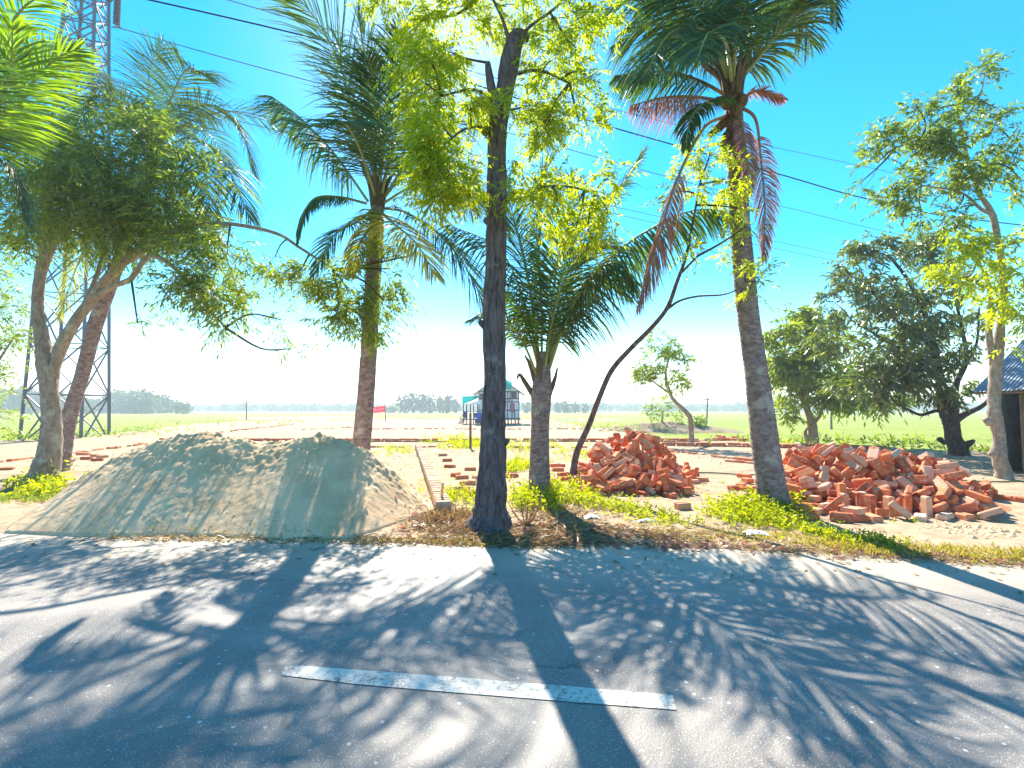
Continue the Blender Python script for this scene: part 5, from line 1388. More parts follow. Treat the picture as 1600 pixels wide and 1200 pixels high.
YC = 8.4
pC = thing("coconut_palm", "short young coconut palm between the straight tree and the bent sapling", "palm tree", P(843, 782, YC))
palm_trunk(pC, [(842, 790, 42), (843, 765, 35), (843, 720, 31), (844, 670, 28), (845, 640, 30), (846, 615, 32), (848, 585, 26), (849, 550, 18)], YC)
cC = P(849, 600, YC)
g_ = Geo()
for pp in ([(835, 620), (822, 600), (812, 585), (808, 592)], [(858, 615), (866, 595), (871, 575)], [(838, 600), (828, 570), (820, 555)], [(852, 600), (858, 560), (862, 545)], [(845, 600, -.1), (842, 560, -.15), (838, 540, -.2)]):
    g_.tube(catmull(PX(pp, YC), 4), np.linspace(0.055, 0.014, len(catmull(PX(pp, YC), 4))), 6, 0.15)
g_.obj("leaf_bases", M_FIBRE, pC, smooth=True)
for pp, kw in [([(846, 590), (846, 470), (842, 370), (850, 280), (862, 250)], dict(pairs=74)), ([(850, 590), (862, 470, -.2), (878, 370, -.4), (900, 285, -.6)], dict(pairs=74)), ([(852, 585), (885, 460, -.1), (940, 340, -.2), (1005, 240, -.3)], dict(pairs=60, L=.7)),
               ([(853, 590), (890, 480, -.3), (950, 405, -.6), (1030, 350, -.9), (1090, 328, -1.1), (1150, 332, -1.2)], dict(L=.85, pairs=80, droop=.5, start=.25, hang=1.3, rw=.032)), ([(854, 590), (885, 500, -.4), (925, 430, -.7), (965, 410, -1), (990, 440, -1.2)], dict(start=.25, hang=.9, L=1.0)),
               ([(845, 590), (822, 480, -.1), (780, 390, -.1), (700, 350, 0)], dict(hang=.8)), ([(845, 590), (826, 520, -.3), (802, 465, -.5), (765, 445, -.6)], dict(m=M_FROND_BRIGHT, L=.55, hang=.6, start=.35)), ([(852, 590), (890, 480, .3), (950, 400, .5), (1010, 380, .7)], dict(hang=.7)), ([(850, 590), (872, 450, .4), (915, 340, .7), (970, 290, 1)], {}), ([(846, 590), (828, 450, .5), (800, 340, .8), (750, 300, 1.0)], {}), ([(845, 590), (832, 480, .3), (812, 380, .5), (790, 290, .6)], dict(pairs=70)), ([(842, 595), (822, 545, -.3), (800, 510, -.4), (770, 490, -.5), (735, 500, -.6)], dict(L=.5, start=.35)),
               ([(850, 590), (870, 490, .5), (900, 410, .9), (935, 370, 1.2)], {}), 
               ([(849, 590), (868, 480, -.6), (900, 400, -1.1), (950, 380, -1.6)], {}), ([(852, 590), (880, 500, .2), (930, 430, .4), (985, 470, .6)], dict(L=.6))]:
    k_ = dict(L=0.98, pairs=50, droop=0.4, start=.22, rw=.026)
    k_.update(kw)
    frond(pC, PX(pp, YC), **k_)

YD = 7.35
pD = thing("coconut_palm", "big coconut palm with flared pale trunk and hanging dead fronds between the brick piles", "palm tree", P(1212, 800, YD))
palm_trunk(pD, [(1218, 812, 74), (1213, 798, 60), (1206, 765, 50), (1198, 710, 46), (1189, 640, 42), (1180, 570, 38), (1170, 500, 36), (1163, 430, 35), (1157, 360, 33), (1153, 290, 32), (1150, 230, 31), (1147, 190, 30), (1146, 150, 26)], YD, rings=0.075)
cD = P(1145, 150, YD)
crownshaft(pD, cD + UP * 0.05, 13, 0.6, 0.15)
for pp, kw in [([(1140, 130), (1095, 60, .1), (1030, 30, .2), (965, 70, .3)], {}), ([(1136, 150), (1090, 125, -.3), (1040, 112, -.5), (960, 118, -.7)], dict(dry=True, L=.6, hang=.9, width=.018, pairs=90)), ([(1136, 160), (1090, 152, -.5), (1040, 152, -.8), (985, 165, -1.1)], dict(m=M_FROND_DRY, dry=True, L=.6, droop=.5, ragged=.2, hang=1.1, width=.014, pairs=90)),
               ([(1140, 130), (1118, 40, -.2), (1060, -40, -.5), (975, -60, -.8)], dict(L=1.0)), ([(1144, 130), (1140, 40, .2), (1150, -60, .4), (1170, -150, .5)], {}), ([(1150, 135), (1190, 85, -.2), (1230, 35, -.5), (1258, 5, -.8)], dict(L=.8, droop=.5)),
               ([(1150, 130), (1190, 50, .3), (1240, 15, .6), (1268, 70, .9)], {}), ([(1148, 128), (1195, 0, .0), (1250, -50, .1), (1295, -20, .1), (1308, 40, .1)], dict(L=.6)), ([(1138, 130), (1070, 30, .5), (980, 0, .9), (920, 40, 1.2)], dict(L=.85)),
               ([(1140, 130), (1105, 50, -.9), (1050, 50, -1.6), (1005, 120, -2.2)], {}), ([(1142, 130), (1130, 40, .8), (1100, -30, 1.6), (1060, -30, 2.4)], {}), ([(1145, 130), (1170, 50, .9), (1200, 10, 1.6), (1240, 40, 2.3)], {}),
               ([(1145, 132), (1150, 60, -.8), (1165, 10, -1.5), (1190, -20, -2.2)], {}), ([(1142, 130), (1100, 90, .6), (1040, 90, 1.1), (985, 130, 1.5)], {}), ([(1140, 135), (1120, 60, -.5), (1080, 0, -1.1), (1020, 0, -1.7)], {}), ([(1143, 135), (1135, 70, -1.0), (1110, 50, -2), (1090, 90, -2.8)], {}),
               ([(1152, 165), (1180, 185, -.1), (1188, 240, -.1), (1195, 320, -.2), (1194, 405, -.2)], dict(m=M_FROND_DRY, dry=True, L=.42, droop=.4, start=.25, pairs=120, roll=1.0, width=.012, hang=.3)), ([(1152, 160), (1180, 142, -.1), (1205, 148, -.2), (1225, 155, -.2)], dict(m=M_FROND_DRY, dry=True, L=.25, ragged=.4)),
               ([(1138, 180), (1100, 200, -.4), (1058, 280, -.7), (1030, 370, -.9), (996, 480, -1.0)], dict(m=M_FROND_DRY, dry=True, L=.55, droop=.7, start=.45, hang=1.0, pairs=120, width=.013)), ([(1138, 165), (1105, 160, -.8), (1080, 185, -1.1), (1072, 230, -1.2)], dict(L=.45, droop=.7)), ([(1148, 170), (1160, 200, -.2), (1168, 250, -.3), (1172, 300, -.3)], dict(m=M_FROND_DRY, dry=True, L=.3, ragged=.3))]:
    k_ = dict(L=0.95, pairs=66, droop=0.42)
    k_.update(kw)
    frond(pD, PX(pp, YD), **k_)
g_ = Geo()
g_.tube(catmull([P(1137, 185, YD), P(1122, 200, YD), P(1108, 212, YD)], 3), [0.08, 0.075, 0.07, 0.065, 0.06, 0.05, 0.035], 6, 0.2)
g_.tube(catmull([P(1140, 205, YD - .1), P(1130, 225, YD - .15), P(1135, 245, YD - .15)], 3), [0.06, 0.06, 0.06, 0.055, 0.05, 0.04, 0.03], 6, 0.2)
for (px, py) in ((1136, 160), (1150, 172), (1158, 158)):
    g_.tube([P(px, py, YD - .2) + UP * z for z in (0.11, 0.09, 0.05, 0.0, -0.05, -0.09, -0.11)], [0.01, 0.06, 0.095, 0.105, 0.09, 0.055, 0.01], 9)
g_.obj("husk", M_FIBRE, pD, smooth=True)

pE = thing("coconut_palm", "nearest palm, mostly beyond the top left corner, with a glowing yellow-green frond", "palm tree", P(-150, 830, 6.3))
palm_trunk(pE, [(-150, 835, 60), (-120, 700, 46), (-95, 500, 42), (-70, 330, 38), (-62, 270, 32)], 6.3)
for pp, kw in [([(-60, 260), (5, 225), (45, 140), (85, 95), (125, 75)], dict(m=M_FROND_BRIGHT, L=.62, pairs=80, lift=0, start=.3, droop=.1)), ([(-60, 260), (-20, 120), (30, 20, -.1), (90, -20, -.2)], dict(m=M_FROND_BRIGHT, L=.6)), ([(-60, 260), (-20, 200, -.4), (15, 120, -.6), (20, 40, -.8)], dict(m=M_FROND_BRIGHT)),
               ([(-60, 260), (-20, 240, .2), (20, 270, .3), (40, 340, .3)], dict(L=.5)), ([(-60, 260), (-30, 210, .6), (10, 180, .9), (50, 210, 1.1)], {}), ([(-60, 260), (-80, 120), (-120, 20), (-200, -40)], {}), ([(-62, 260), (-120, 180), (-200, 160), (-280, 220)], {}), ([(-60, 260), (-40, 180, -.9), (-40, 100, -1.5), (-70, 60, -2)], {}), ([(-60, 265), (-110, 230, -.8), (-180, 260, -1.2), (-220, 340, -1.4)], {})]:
    k_ = dict(L=0.7, pairs=60, droop=0.3)
    k_.update(kw)
    frond(pE, PX(pp, 6.3), **k_)


# ------------------------------------------------------------------ bricks
def brick_mesh(L=0.28, W=0.135, T=0.085, c=0.007, frog=False, seed=0):
    r = random.Random(seed)
    V, F = [], []
    h = (L / 2, W / 2, T / 2)
    ix = {}
    for sx in (-1, 1):
        for sy in (-1, 1):
            for sz in (-1, 1):
                chip = c * (1 + 2.2 * r.random() * (r.random() < 0.6))
                for ax in range(3):
                    v = [sx * h[0], sy * h[1], sz * h[2]]
                    for a in range(3):
                        if a != ax:
                            v[a] -= (sx, sy, sz)[a] * chip
                    ix[(sx, sy, sz, ax)] = len(V)
                    V.append(v)
    for ax in range(3):
        o1, o2 = [a for a in range(3) if a != ax]
        for s in (-1, 1):
            q = []
            for (a, b_) in ((-1, -1), (1, -1), (1, 1), (-1, 1)):
                k = [0, 0, 0]
                k[ax], k[o1], k[o2] = s, a, b_
                q.append(ix[(*k, ax)])
            F.append(q)
    for s1 in (-1, 1):
        for s2 in (-1, 1):
            for ax in range(3):
                o1, o2 = [a for a in range(3) if a != ax]
                k1, k2 = [0] * 3, [0] * 3
                k1[ax], k2[ax] = -1, 1
                for k in (k1, k2):
                    k[o1], k[o2] = s1, s2
                F.append([ix[(*k1, o1)], ix[(*k2, o1)], ix[(*k2, o2)], ix[(*k1, o2)]])
    for sx in (-1, 1):
        for sy in (-1, 1):
            for sz in (-1, 1):
                F.append([ix[(sx, sy, sz, a)] for a in range(3)])
    return V, F


BR = [brick_mesh(seed=s) for s in range(5)]


def brick_data(i):
    me = bpy.data.meshes.new("brick")
    me.from_pydata(BR[i][0], [], BR[i][1])
    me.materials.append(M_BRICK)
    bm = bmesh.new()
    bm.from_mesh(me)
    bmesh.ops.recalc_face_normals(bm, faces=bm.faces)
    if i in (1, 3):                                     # the pressed frog in one bed face
        f = max(bm.faces, key=lambda f: f.calc_area() * (1 if f.normal.z > 0.5 else 0.01))
        r = bmesh.ops.inset_region(bm, faces=[f], thickness=0.028, depth=-0.009)
    bm.to_mesh(me)
    bm.free()
    return me


BRICKS = [brick_data(i) for i in range(5)]


def place_brick(parent, loc, quat, k=None, scale=(1, 1, 1), name="brick"):
    o = bpy.data.objects.new(name, BRICKS[k if k is not None else rng.randrange(5)])
    if parent is not None:
        o.parent = parent
        loc = np.asarray(loc) - origin(parent)
    o.location = tuple(loc)
    o.rotation_mode = "QUATERNION"
    o.rotation_quaternion = quat
    o.scale = scale
    col.objects.link(o)
    return o


def joined_bricks(parent, items, name="bricks", m=M_BRICK):
    Vs, Fs, n_ = [], [], 0
    for loc, q, sc in items:
        i = rng.randrange(5)
        R = np.array(Quaternion(q).to_matrix())
        v = (np.array(BR[i][0]) * np.array(sc)) @ R.T + np.asarray(loc)
        Vs.append(v)
        Fs += [tuple(a + n_ for a in f) for f in BR[i][1]]
        n_ += len(v)
    o = mesh_obj(name, np.vstack(Vs), Fs, m, parent, kind="stuff")
    return o


def decode(flat):
    out = []
    for x, y, z, rx, ry, rz in np.array(flat, float).reshape(-1, 6):
        q = Euler([math.radians(v) for v in (rx, ry, rz)]).to_quaternion()
        out.append((x / 1000, y / 1000, z / 1000, q.w, q.x, q.y, q.z))
    return np.array(out)


for data, base, lab in ((PILE1, (2.55, 10.2, 0), "tall steep pile of loose red bricks beside the bent sapling"), (PILE2, (6.1, 8.4, 0), "long low pile of loose red bricks right of the big palm")):
    arr = decode(data)
    apx = 800 + FPX * arr[:, 0] / arr[:, 1]
    if base[1] > 9:
        keep_ = (apx > 902) & (apx < 1084) & ~((apx > 1052) & (arr[:, 2] > 0.16)) & ~((apx < 925) & (arr[:, 2] > 0.25))
    else:
        keep_ = (apx > 1222) & (apx < 1550) & ~((apx > 1500) & (arr[:, 2] > 0.3))
    arr = arr[keep_]
    o = thing("brick_pile", lab, "brick pile", base)
    # the 300 that show largest: nearest to the eye and highest in the heap
    cx, cy = base[0], base[1]
    score = -arr[:, 1] * 1.0 + arr[:, 2] * 1.4
    order = np.argsort(-score)
    for i in order[:300]:
        a = arr[i]
        r_ = rng.random()
        sc_ = (rng.uniform(0.45, 0.75), 1, 1) if r_ < 0.22 else (rng.uniform(0.93, 1.04), rng.uniform(0.93, 1.05), rng.uniform(0.92, 1.06))
        place_brick(o, (a[0], a[1], a[2] + 0.005), tuple(a[3:7]), scale=sc_)
    if len(order) > 300:
        joined_bricks(o, [((arr[i][0], arr[i][1], arr[i][2] + 0.005), tuple(arr[i][3:7]), (1, 1, 1)) for i in order[300:]])
    # broken brick and earth that fills the heart of the heap
    V = []
    g_ = Geo()
    if base[1] > 9:
        for j in range(14):
            for i in range(36):
                a = 2 * math.pi * i / 36
                r = j / 13
                x, y = P(985, 640, 10.25)[0] + 1.2 * r * math.cos(a), 10.25 + 1.1 * r * math.sin(a)
                V.append((x, y, 0.78 * (1 - r) + 0.03 * noise.noise(Vector((x * 5, y * 5, 0)))))
        idx = np.arange(14 * 36).reshape(14, 36)
        F = np.stack([idx[:-1], np.roll(idx, -1, 1)[:-1], np.roll(idx, -1, 1)[1:], idx[1:]], -1).reshape(-1, 4)
        mesh_obj("rubble_core", V, F[:, ::-1].copy(), M_BRICK, o)
    else:
        for (px, Y, h, w) in [(1240, 8.9, .50, .7), (1300, 8.75, .55, .9), (1370, 8.5, .52, .9), (1440, 8.1, .44, .85), (1500, 7.7, .24, .6)]:
            V = []
            for j in range(8):
                for i in range(20):
                    a = 2 * math.pi * i / 20
                    r = j / 7
                    V.append((P(px, 640, Y)[0] + w * r * math.cos(a), Y + w * r * math.sin(a), h * (1 - r) - 0.01))
            idx = np.arange(160).reshape(8, 20)
            F = np.stack([idx[:-1], np.roll(idx, -1, 1)[:-1], np.roll(idx, -1, 1)[1:], idx[1:]], -1).reshape(-1, 4)
            mesh_obj("rubble_core", V, F[:, ::-1].copy(), M_BRICK, o)


def zq(a, tx=0.0, ty=0.0):
    return Quaternion((0, 0, 1), a) @ Quaternion((1, 0, 0), tx) @ Quaternion((0, 1, 0), ty)


def loose(px, py, a, lab, tx=0.0, ty=0.0, scale=(1, 1, 1), up=0.0, on_end=False, group=None):
    c = G(px, py)
    z = gz(c[0], c[1]) + 0.035 + up
    o = place_brick(None, (c[0], c[1], z + (0.09 if on_end else 0)), zq(a, tx, ty + (math.pi / 2 if on_end else 0)), scale=scale, name="loose_brick")
    o["label"] = lab
    o["category"] = "brick"
    if group:
        o["group"] = group
    return o


loose(1067, 796, 0.25, "single brick lying alone on the sand between the brick piles", on_end=False, scale=(.8, 1, 1.3))
GL = "loose bricks scattered on the sand right of the leaning tree"
lst = [(128, 716, 0.1, 0.085), (135, 719, 0.05, 0.0), (108, 722, -0.1, 0.0), (152, 721, 0.5, 0.0), (160, 716, 0.9, 0.0), (132, 712, 0.2, 0.0), (148, 714, -0.3, 0.0), (10, 735, 0.4, 0.0)]
for k, (px, py, a, up) in enumerate(sorted(lst)):
    loose(px, py, a, "loose brick right of the leaning tree, %s from the left in its scatter" % ORD[k - 1] if px > 50 else "half-buried brick on the sand left of the leaning tree", up=up, group=GL if px > 50 else None, scale=(1, 1, 1) if px > 50 else (1, 1, .7))
GM = "loose bricks strewn behind the straight tree"
lst = [(692, 713, 0.1, 0), (699, 722, 0.1, 0), (703, 731, -0.3, 0), (735, 736, 0.0, 0), (712, 744, 1.2, 0), (722, 748, 0.4, 0), (738, 757, 1.5, .02), (729, 758, 0.2, 0), (722, 768, 0.05, 0), (742, 775, 0.2, 0), (748, 748, .6, 0), (800, 746, .2, 0)]
for k, (px, py, a, up) in enumerate(sorted(lst)):
    loose(px, py, a, "loose brick strewn behind the straight tree, %s from the left" % ORD[k], up=up, group=GM)
GN = "bricks lying by the foot of the bent sapling"
lst = [(872, 738, 0.1, 0), (880, 745, 0.6, 0), (866, 754, 1.4, 0), (886, 752, 0.2, 0), (876, 730, 2.0, 0), (868, 736, .3, .07)]
for k, (px, py, a, up) in enumerate(sorted(lst)):
    loose(px, py, a, "loose brick beside the foot of the bent sapling, %s from the left" % ORD[k], up=up, group=GN)
GO = "bricks lying left of the big palm's trunk"
lst = [(1158, 762, 0.9, 0), (1150, 766, 0.1, 0), (1168, 756, 1.6, .03), (1170, 768, .4, 0), (1163, 752, 2.2, .07)]
for k, (px, py, a, up) in enumerate(sorted(lst)):
    loose(px, py, a, "loose brick just left of the big palm's foot, %s from the left" % ORD[k], up=up, group=GO)
loose(1082, 756, .1, "flat brick at the right foot of the tall brick pile")
loose(1096, 752, -.2, "brick lying farthest right of the tall brick pile")


def wall_row(px0, py0, px1, py1, courses, lab, single=True, gaps=0.0, header=False, mess=0.02, m=None, h_off=0.0, start=0):
    a, b_ = G(px0, py0), G(px1, py1)
    d = b_ - a
    Ln = np.linalg.norm(d)
    ang = math.atan2(d[1], d[0])
    th = thing("brick_wall", lab, "low wall", (a + b_) / 2)
    items = []
    step = 0.29
    for c in range(courses):
        s = step / 2 * (1 - c % 2) + 0.0
        while s < Ln:
            if rng.random() > gaps:
                q = a + d * (s / Ln)
                z = 0.03 + c * 0.092 + h_off
                lo = (q[0] + nr.normal() * mess, q[1] + nr.normal() * mess, z + nr.normal() * mess * 0.2)
                qt = zq(ang + nr.normal() * mess * 1.5, nr.normal() * mess)
                items.append((lo, qt))
            s += step
    if single:
        for lo, qt in items[:300]:
            o = place_brick(th, lo, qt)
    else:
        joined_bricks(th, [(lo, tuple(qt), (1, 1, 1)) for lo, qt in items])
    return th


wall_row(255, 690, 740, 691, 2, "far brick foundation row seen left of the house, above the sand heap", single=False, gaps=.08)
wall_row(745, 690.5, 1165, 690.5, 2, "brick foundation row running behind the tall brick pile to a broken end", single=False, gaps=.04)
wall_row(430, 699, 742, 700, 1, "broken low brick row in front of the far foundation row", single=False, gaps=.3, mess=.06)
wall_row(1000, 696, 1392, 703.5, 2, "dark red low brick wall behind the big palm and right brick pile", gaps=.01)
wall_row(0, 724, 240, 693, 1, "long slanting brick row behind the leaning tree on the left", gaps=.12, mess=.05)
wall_row(800, 700, 960, 700, 1, "short broken brick row left of the tall pile", gaps=.3, mess=.06)
wall_row(1005, 703, 1110, 713, 1, "crumbled brick row slanting right from behind the tall pile", gaps=.12, mess=.05)
wall_row(1110, 714, 1200, 722, 1, "brick row slanting toward the big palm's trunk", gaps=.03, mess=.02)
wall_row(1135, 722, 1200, 727, 1, "nearest short brick row beside the big palm's trunk", gaps=.03, mess=.02)
wall_row(1478, 772, 1680, 796, 1, "single brick course at the right edge in front of the shed", gaps=0, mess=.01, h_off=.02)
wall_row(560, 671, 905, 671, 1, "farthest scattered brick row below the house", single=False, gaps=.35, mess=.1)
wall_row(905, 673, 1010, 676, 1, "far scattered brick row left of the earth bank", single=False, gaps=.4, mess=.1)
wall_row(300, 681, 460, 663, 1, "far brick row slanting away left of the tall palm", single=False, gaps=.25, mess=.08)
wall_row(470, 672, 560, 668, 1, "far scattered bricks left of the tall palm trunk", single=False, gaps=.3, mess=.1)
wall_row(1120, 688, 1152, 690, 3, "broken stub of stacked bricks at the end of the far row", single=False, gaps=.15, mess=.05)

# narrow mortared foundation strip running away from the heap
strip = thing("foundation_strip", "narrow pale mortared brick strip running away from the sand heap", "foundation", G(675, 750))
a, b_ = G(693, 800), G(653, 700)
d = b_ - a
Ln = np.linalg.norm(d)
u_ = d / Ln
ang = math.atan2(d[1], d[0])
s = 0.07
meM = brick_data(0)
meM.materials.clear()
meM.materials.append(M_MORTARED)
while s < Ln:
    q = a + u_ * s
    o = bpy.data.objects.new("brick", meM)
    o.parent = strip
    o.location = tuple(np.array((q[0], q[1], 0.085 + nr.normal() * 0.004)) - origin(strip))
    o.rotation_euler = (nr.normal() * 0.02, 0, ang + math.pi / 2 + nr.normal() * 0.02)
    o.scale = (0.85, 1.0, 1.7)
    col.objects.link(o)
    s += 0.142

# ------------------------------------------------------------------ shed at the right
A = P(1520, 612, 12.0)
d1, d2 = np.array((0.3, -0.954, 0.0)), np.array((0.954, 0.3, 0.0))
shed = thing("tin_shed", "corrugated tin shed with dark doorway at the right edge behind the knobbly tree", "shed", (A[0] + 0.4, A[1], 0))


def corrugated(parent, name, o0, across, along, width, length, m, pitch=0.076, amp=0.011):
    nrm_ = nrm(np.cross(across, along))
    nn = int(width / pitch) * 6 + 1
    V = []
    for i in range(nn):
        u = width * i / (nn - 1)
        off = amp * math.cos(2 * math.pi * u / pitch)
        for v in (0, length):
            V.append(o0 + across * u + along * v + nrm_ * off)
    F = [(2 * i, 2 * i + 1, 2 * i + 3, 2 * i + 2) for i in range(nn - 1)]
    return mesh_obj(name, V, F, m, parent, smooth=True)


up2 = nrm(d2 * 2.65 + UP * 1.75)
for k in range(5):
    corrugated(shed, "roof_sheet", A + d1 * (0.80 * k) + np.array((0, 0, 0.012 * (k % 2))), d1, up2, 0.84, 3.2, M_TIN)
back = nrm(d2 * 2.65 - UP * 1.75)
for k in range(5):
    corrugated(shed, "roof_sheet", A + up2 * 3.19 + d1 * (0.80 * k) + np.array((0, 0, 0.012 * (k % 2))), d1, back, 0.84, 3.2, M_TIN)
W0 = A + d2 * 0.38 + d1 * 0.25
W0[2] = 0.0
for k in range(4):
    corrugated(shed, "wall_sheet", W0 + d1 * (0.52 + 0.8 * k) + d2 * (0.012 * (k % 2)), d1, UP, 0.84, 2.05, M_TINW)
for k in range(5):
    corrugated(shed, "wall_sheet", W0 + d2 * (0.02 + 0.8 * k), d2, UP, 0.84, 2.1 + (0.5 * k if k < 3 else 0.5 * (4 - k)), M_TINW)
    corrugated(shed, "wall_sheet", W0 + d1 * 3.7 + d2 * (0.02 + 0.8 * k), d2, UP, 0.84, 2.1 + (0.5 * k if k < 3 else 0.5 * (4 - k)), M_TINW)
    corrugated(shed, "wall_sheet", W0 + d2 * 4.0 + d1 * (0.75 * k - 0.02), d1, UP, 0.8, 2.1, M_TINW)
for q in (W0, W0 + d1 * 0.5, W0 + d1 * 3.7):
    g_ = Geo()
    g_.tube([q - d2 * 0.03, q - d2 * 0.03 + UP * 2.1], [0.05, 0.045], 7, 0.1)
    g_.obj("post", M_WOOD, shed)
g_ = Geo()
g_.tube([A + d2 * 0.08 - UP * 0.035, A + d2 * 0.08 + d1 * 4.0 - UP * 0.035], [0.035, 0.035], 6)
g_.obj("eave_pole", M_WOOD, shed)

# ------------------------------------------------------------------ stakes, hose, bag
for (px, py, yt, r, lean, m_, lab) in [(689, 792, 754, .022, 3, M_BRICK, "short rust-red stake stuck in the ground by the foundation strip"), (735, 702, 645, .05, 0, M_WOOD, "grey wooden post standing left of the straight tree"), (752, 704, 673, .05, 1, M_BARK_DARK, "short dark post beside the straight tree's trunk")]:
    a = G(px, py)
    g_ = Geo()
    g_.tube([a - UP * 0.05, P(px + lean * 0.5, (py + yt) / 2, a[1]), P(px + lean, yt, a[1])], [r, r * .95, r * .9], 7, 0.08)
    g_.obj("stake", m_, loc=a, label=lab, cat="stake")
g_ = Geo()
pts = [G(px, py) + UP * (gz(*G(px, py)[:2]) + 0.02) for px, py in ((985, 740), (1040, 742), (1100, 741), (1170, 743), (1250, 741), (1330, 748), (1470, 752), (1540, 756), (1600, 755), (1680, 760))]
g_.tube(catmull(pts, 8), 0.014, 6)
g_.obj("garden_hose", M_HOSE, loc=pts[0], label="thin green hose lying across the sand from pile to shed", cat="hose")

def crumpled(px, py, sx, sy, h, lab, name, m_, cat, seed):
    c = G(px, py)
    V = []
    for j in range(15):
        for i in range(19):
            u, v = i / 9 - 1, j / 7 - 1
            rr = 1 + .3 * noise.noise(Vector((u * 2, v * 2, seed)))
            e = max(0, 1 - (u * u + v * v) * .75)
            z = h * e ** .6 * (0.55 + 0.9 * abs(noise.noise(Vector((u * 2.6, v * 2.6, seed + 3)))) + 0.3 * noise.noise(Vector((u * 7, v * 7, seed))))
            V.append((c[0] + sx * u * rr, c[1] + sy * v * rr, gz(c[0] + sx * u, c[1] + sy * v) + 0.01 + z))
    idx = np.arange(285).reshape(15, 19)
    F = np.stack([idx[:-1, :-1], idx[:-1, 1:], idx[1:, 1:], idx[1:, :-1]], -1).reshape(-1, 4)
    mesh_obj(name, V, F, m_, loc=c, label=lab, cat=cat)


crumpled(1180, 838, .13, .09, .045, "crumpled white plastic bag lying at the road edge below the big palm", "plastic_bag", M_PLASTIC, "bag", 1)
crumpled(925, 812, .10, .06, .05, "dirty white plastic scrap among the dry leaves right of the young palm", "plastic_scrap", M_PLASTIC, "litter", 5)
crumpled(1008, 818, .11, .04, .035, "long pale scrap lying in the weeds below the tall brick pile", "pale_scrap", M_SIGN, "litter", 9)

# ------------------------------------------------------------------ weeds, grass and litter
def zone(pts, n_, spread):
    """random ground points round a poly-line of pixels; spread in pixels (x, y)"""
    pts = np.array(pts, float)
    seg = nr.randint(0, max(1, len(pts) - 1), n_)
    t = nr.rand(n_)
    nx_ = pts[seg] * (1 - t[:, None]) + pts[np.minimum(seg + 1, len(pts) - 1)] * t[:, None]
    px = nx_[:, 0] + nr.normal(size=n_) * spread[0]
    py = nx_[:, 1] + nr.normal(size=n_) * spread[1]
    out = []
    for a, b_ in zip(px, py):
        c = G(a, max(b_, 648))
        if c[1] < road_edge(c[0]) - 0.02:
            continue
        c[2] = max(gz(c[0], c[1]) - 0.005, heap_z(c[0], c[1]))
        out.append(c)
    return np.array(out)


def tufts(name, zs, m, k, L, W, lab, cat, lean=0.7, lo=0.0):
    allV = []
    for pts, n_, sp, sc in zs:
        o_ = zone(pts, n_, sp)
        if not len(o_):
            continue
        n2 = len(o_)
        o2 = np.repeat(o_, k, axis=0) + nr.normal(size=(n2 * k, 3)) * np.array((0.03, 0.03, 0.0)) * sc
        d = nr.normal(size=(n2 * k, 3)) * lean + UP * (1 - lo)
        d[:, 2] = np.abs(d[:, 2]) * (1 - lo) + 0.05
        LL = L * sc * (0.5 + nr.rand(n2 * k))
        allV.append(leaf_blades(o2, d, LL, LL * W))
    V = np.vstack(allV)
    mesh_obj(name, V, quads(V), m, kind="stuff", label=lab, cat=cat)


def weeds(name, zs, m, lab, leafL=0.06, h=0.16):
    allV = []
    for pts, n_, sp, sc in zs:
        o_ = zone(pts, n_, sp)
        n2 = len(o_)
        if not n2:
            continue
        dr = nr.normal(size=(n2, 3)) * 0.45 + UP
        allV.append(sprays(o_, dr, h * sc * (0.5 + nr.rand(n2)), 9, leafL * sc ** 0.5, 0.34, 0.05, 0.9))
    V = np.vstack(allV)
    mesh_obj(name, V, quads(V), m, kind="stuff", label=lab, cat="weeds")


weeds("weeds", [([(1140, 800), (1180, 805), (1235, 815)], 620, (22, 9), 1.1), ([(1170, 790), (1215, 800)], 200, (22, 6), 1.5), ([(1240, 826), (1300, 842), (1400, 860)], 240, (12, 3), .6)], M_WEED, "bright leafy weeds crowding the foot of the big palm")
weeds("weeds", [([(805, 790), (850, 785), (900, 783)], 260, (20, 7), 1.3), ([(905, 785), (960, 797), (1010, 808)], 190, (16, 4), .9), ([(820, 775), (850, 772), (900, 772)], 160, (16, 4), 1.5), ([(1015, 812), (1070, 822)], 90, (18, 5), .6)], M_WEED, "bright weeds along the verge at the young palm's foot")
weeds("weeds", [([(695, 780), (745, 782)], 120, (14, 6), .9), ([(700, 775), (740, 778)], 60, (20, 4), .7)], M_WEED, "yellow-green weeds just left of the straight tree")
tufts("weeds", [([(700, 692), (770, 695)], 260, (22, 5), 1.6), ([(790, 730), (830, 732)], 170, (16, 6), 1.1), ([(800, 700), (870, 700)], 130, (25, 6), 1.2), ([(600, 705), (640, 703)], 60, (15, 4), 1), ([(880, 712), (960, 708)], 90, (20, 5), 1.0), ([(1180, 690), (1230, 694)], 80, (10, 2), 1.2)], M_WEED, 7, 0.15, 0.13, "patches of bright grass among the foundation rows", "grass")
tufts("grass", [([(1290, 850), (1400, 862), (1620, 872)], 520, (22, 6), .75), ([(1120, 835), (1290, 850)], 260, (25, 7), .6), ([(1000, 830), (1120, 838)], 150, (25, 8), .5), ([(560, 845), (800, 850)], 120, (25, 5), .5), ([(150, 838), (560, 843)], 90, (30, 4), .45)], M_GRASS_DRY, 9, 0.075, 0.14, "yellowing grass along the road verge", "grass")
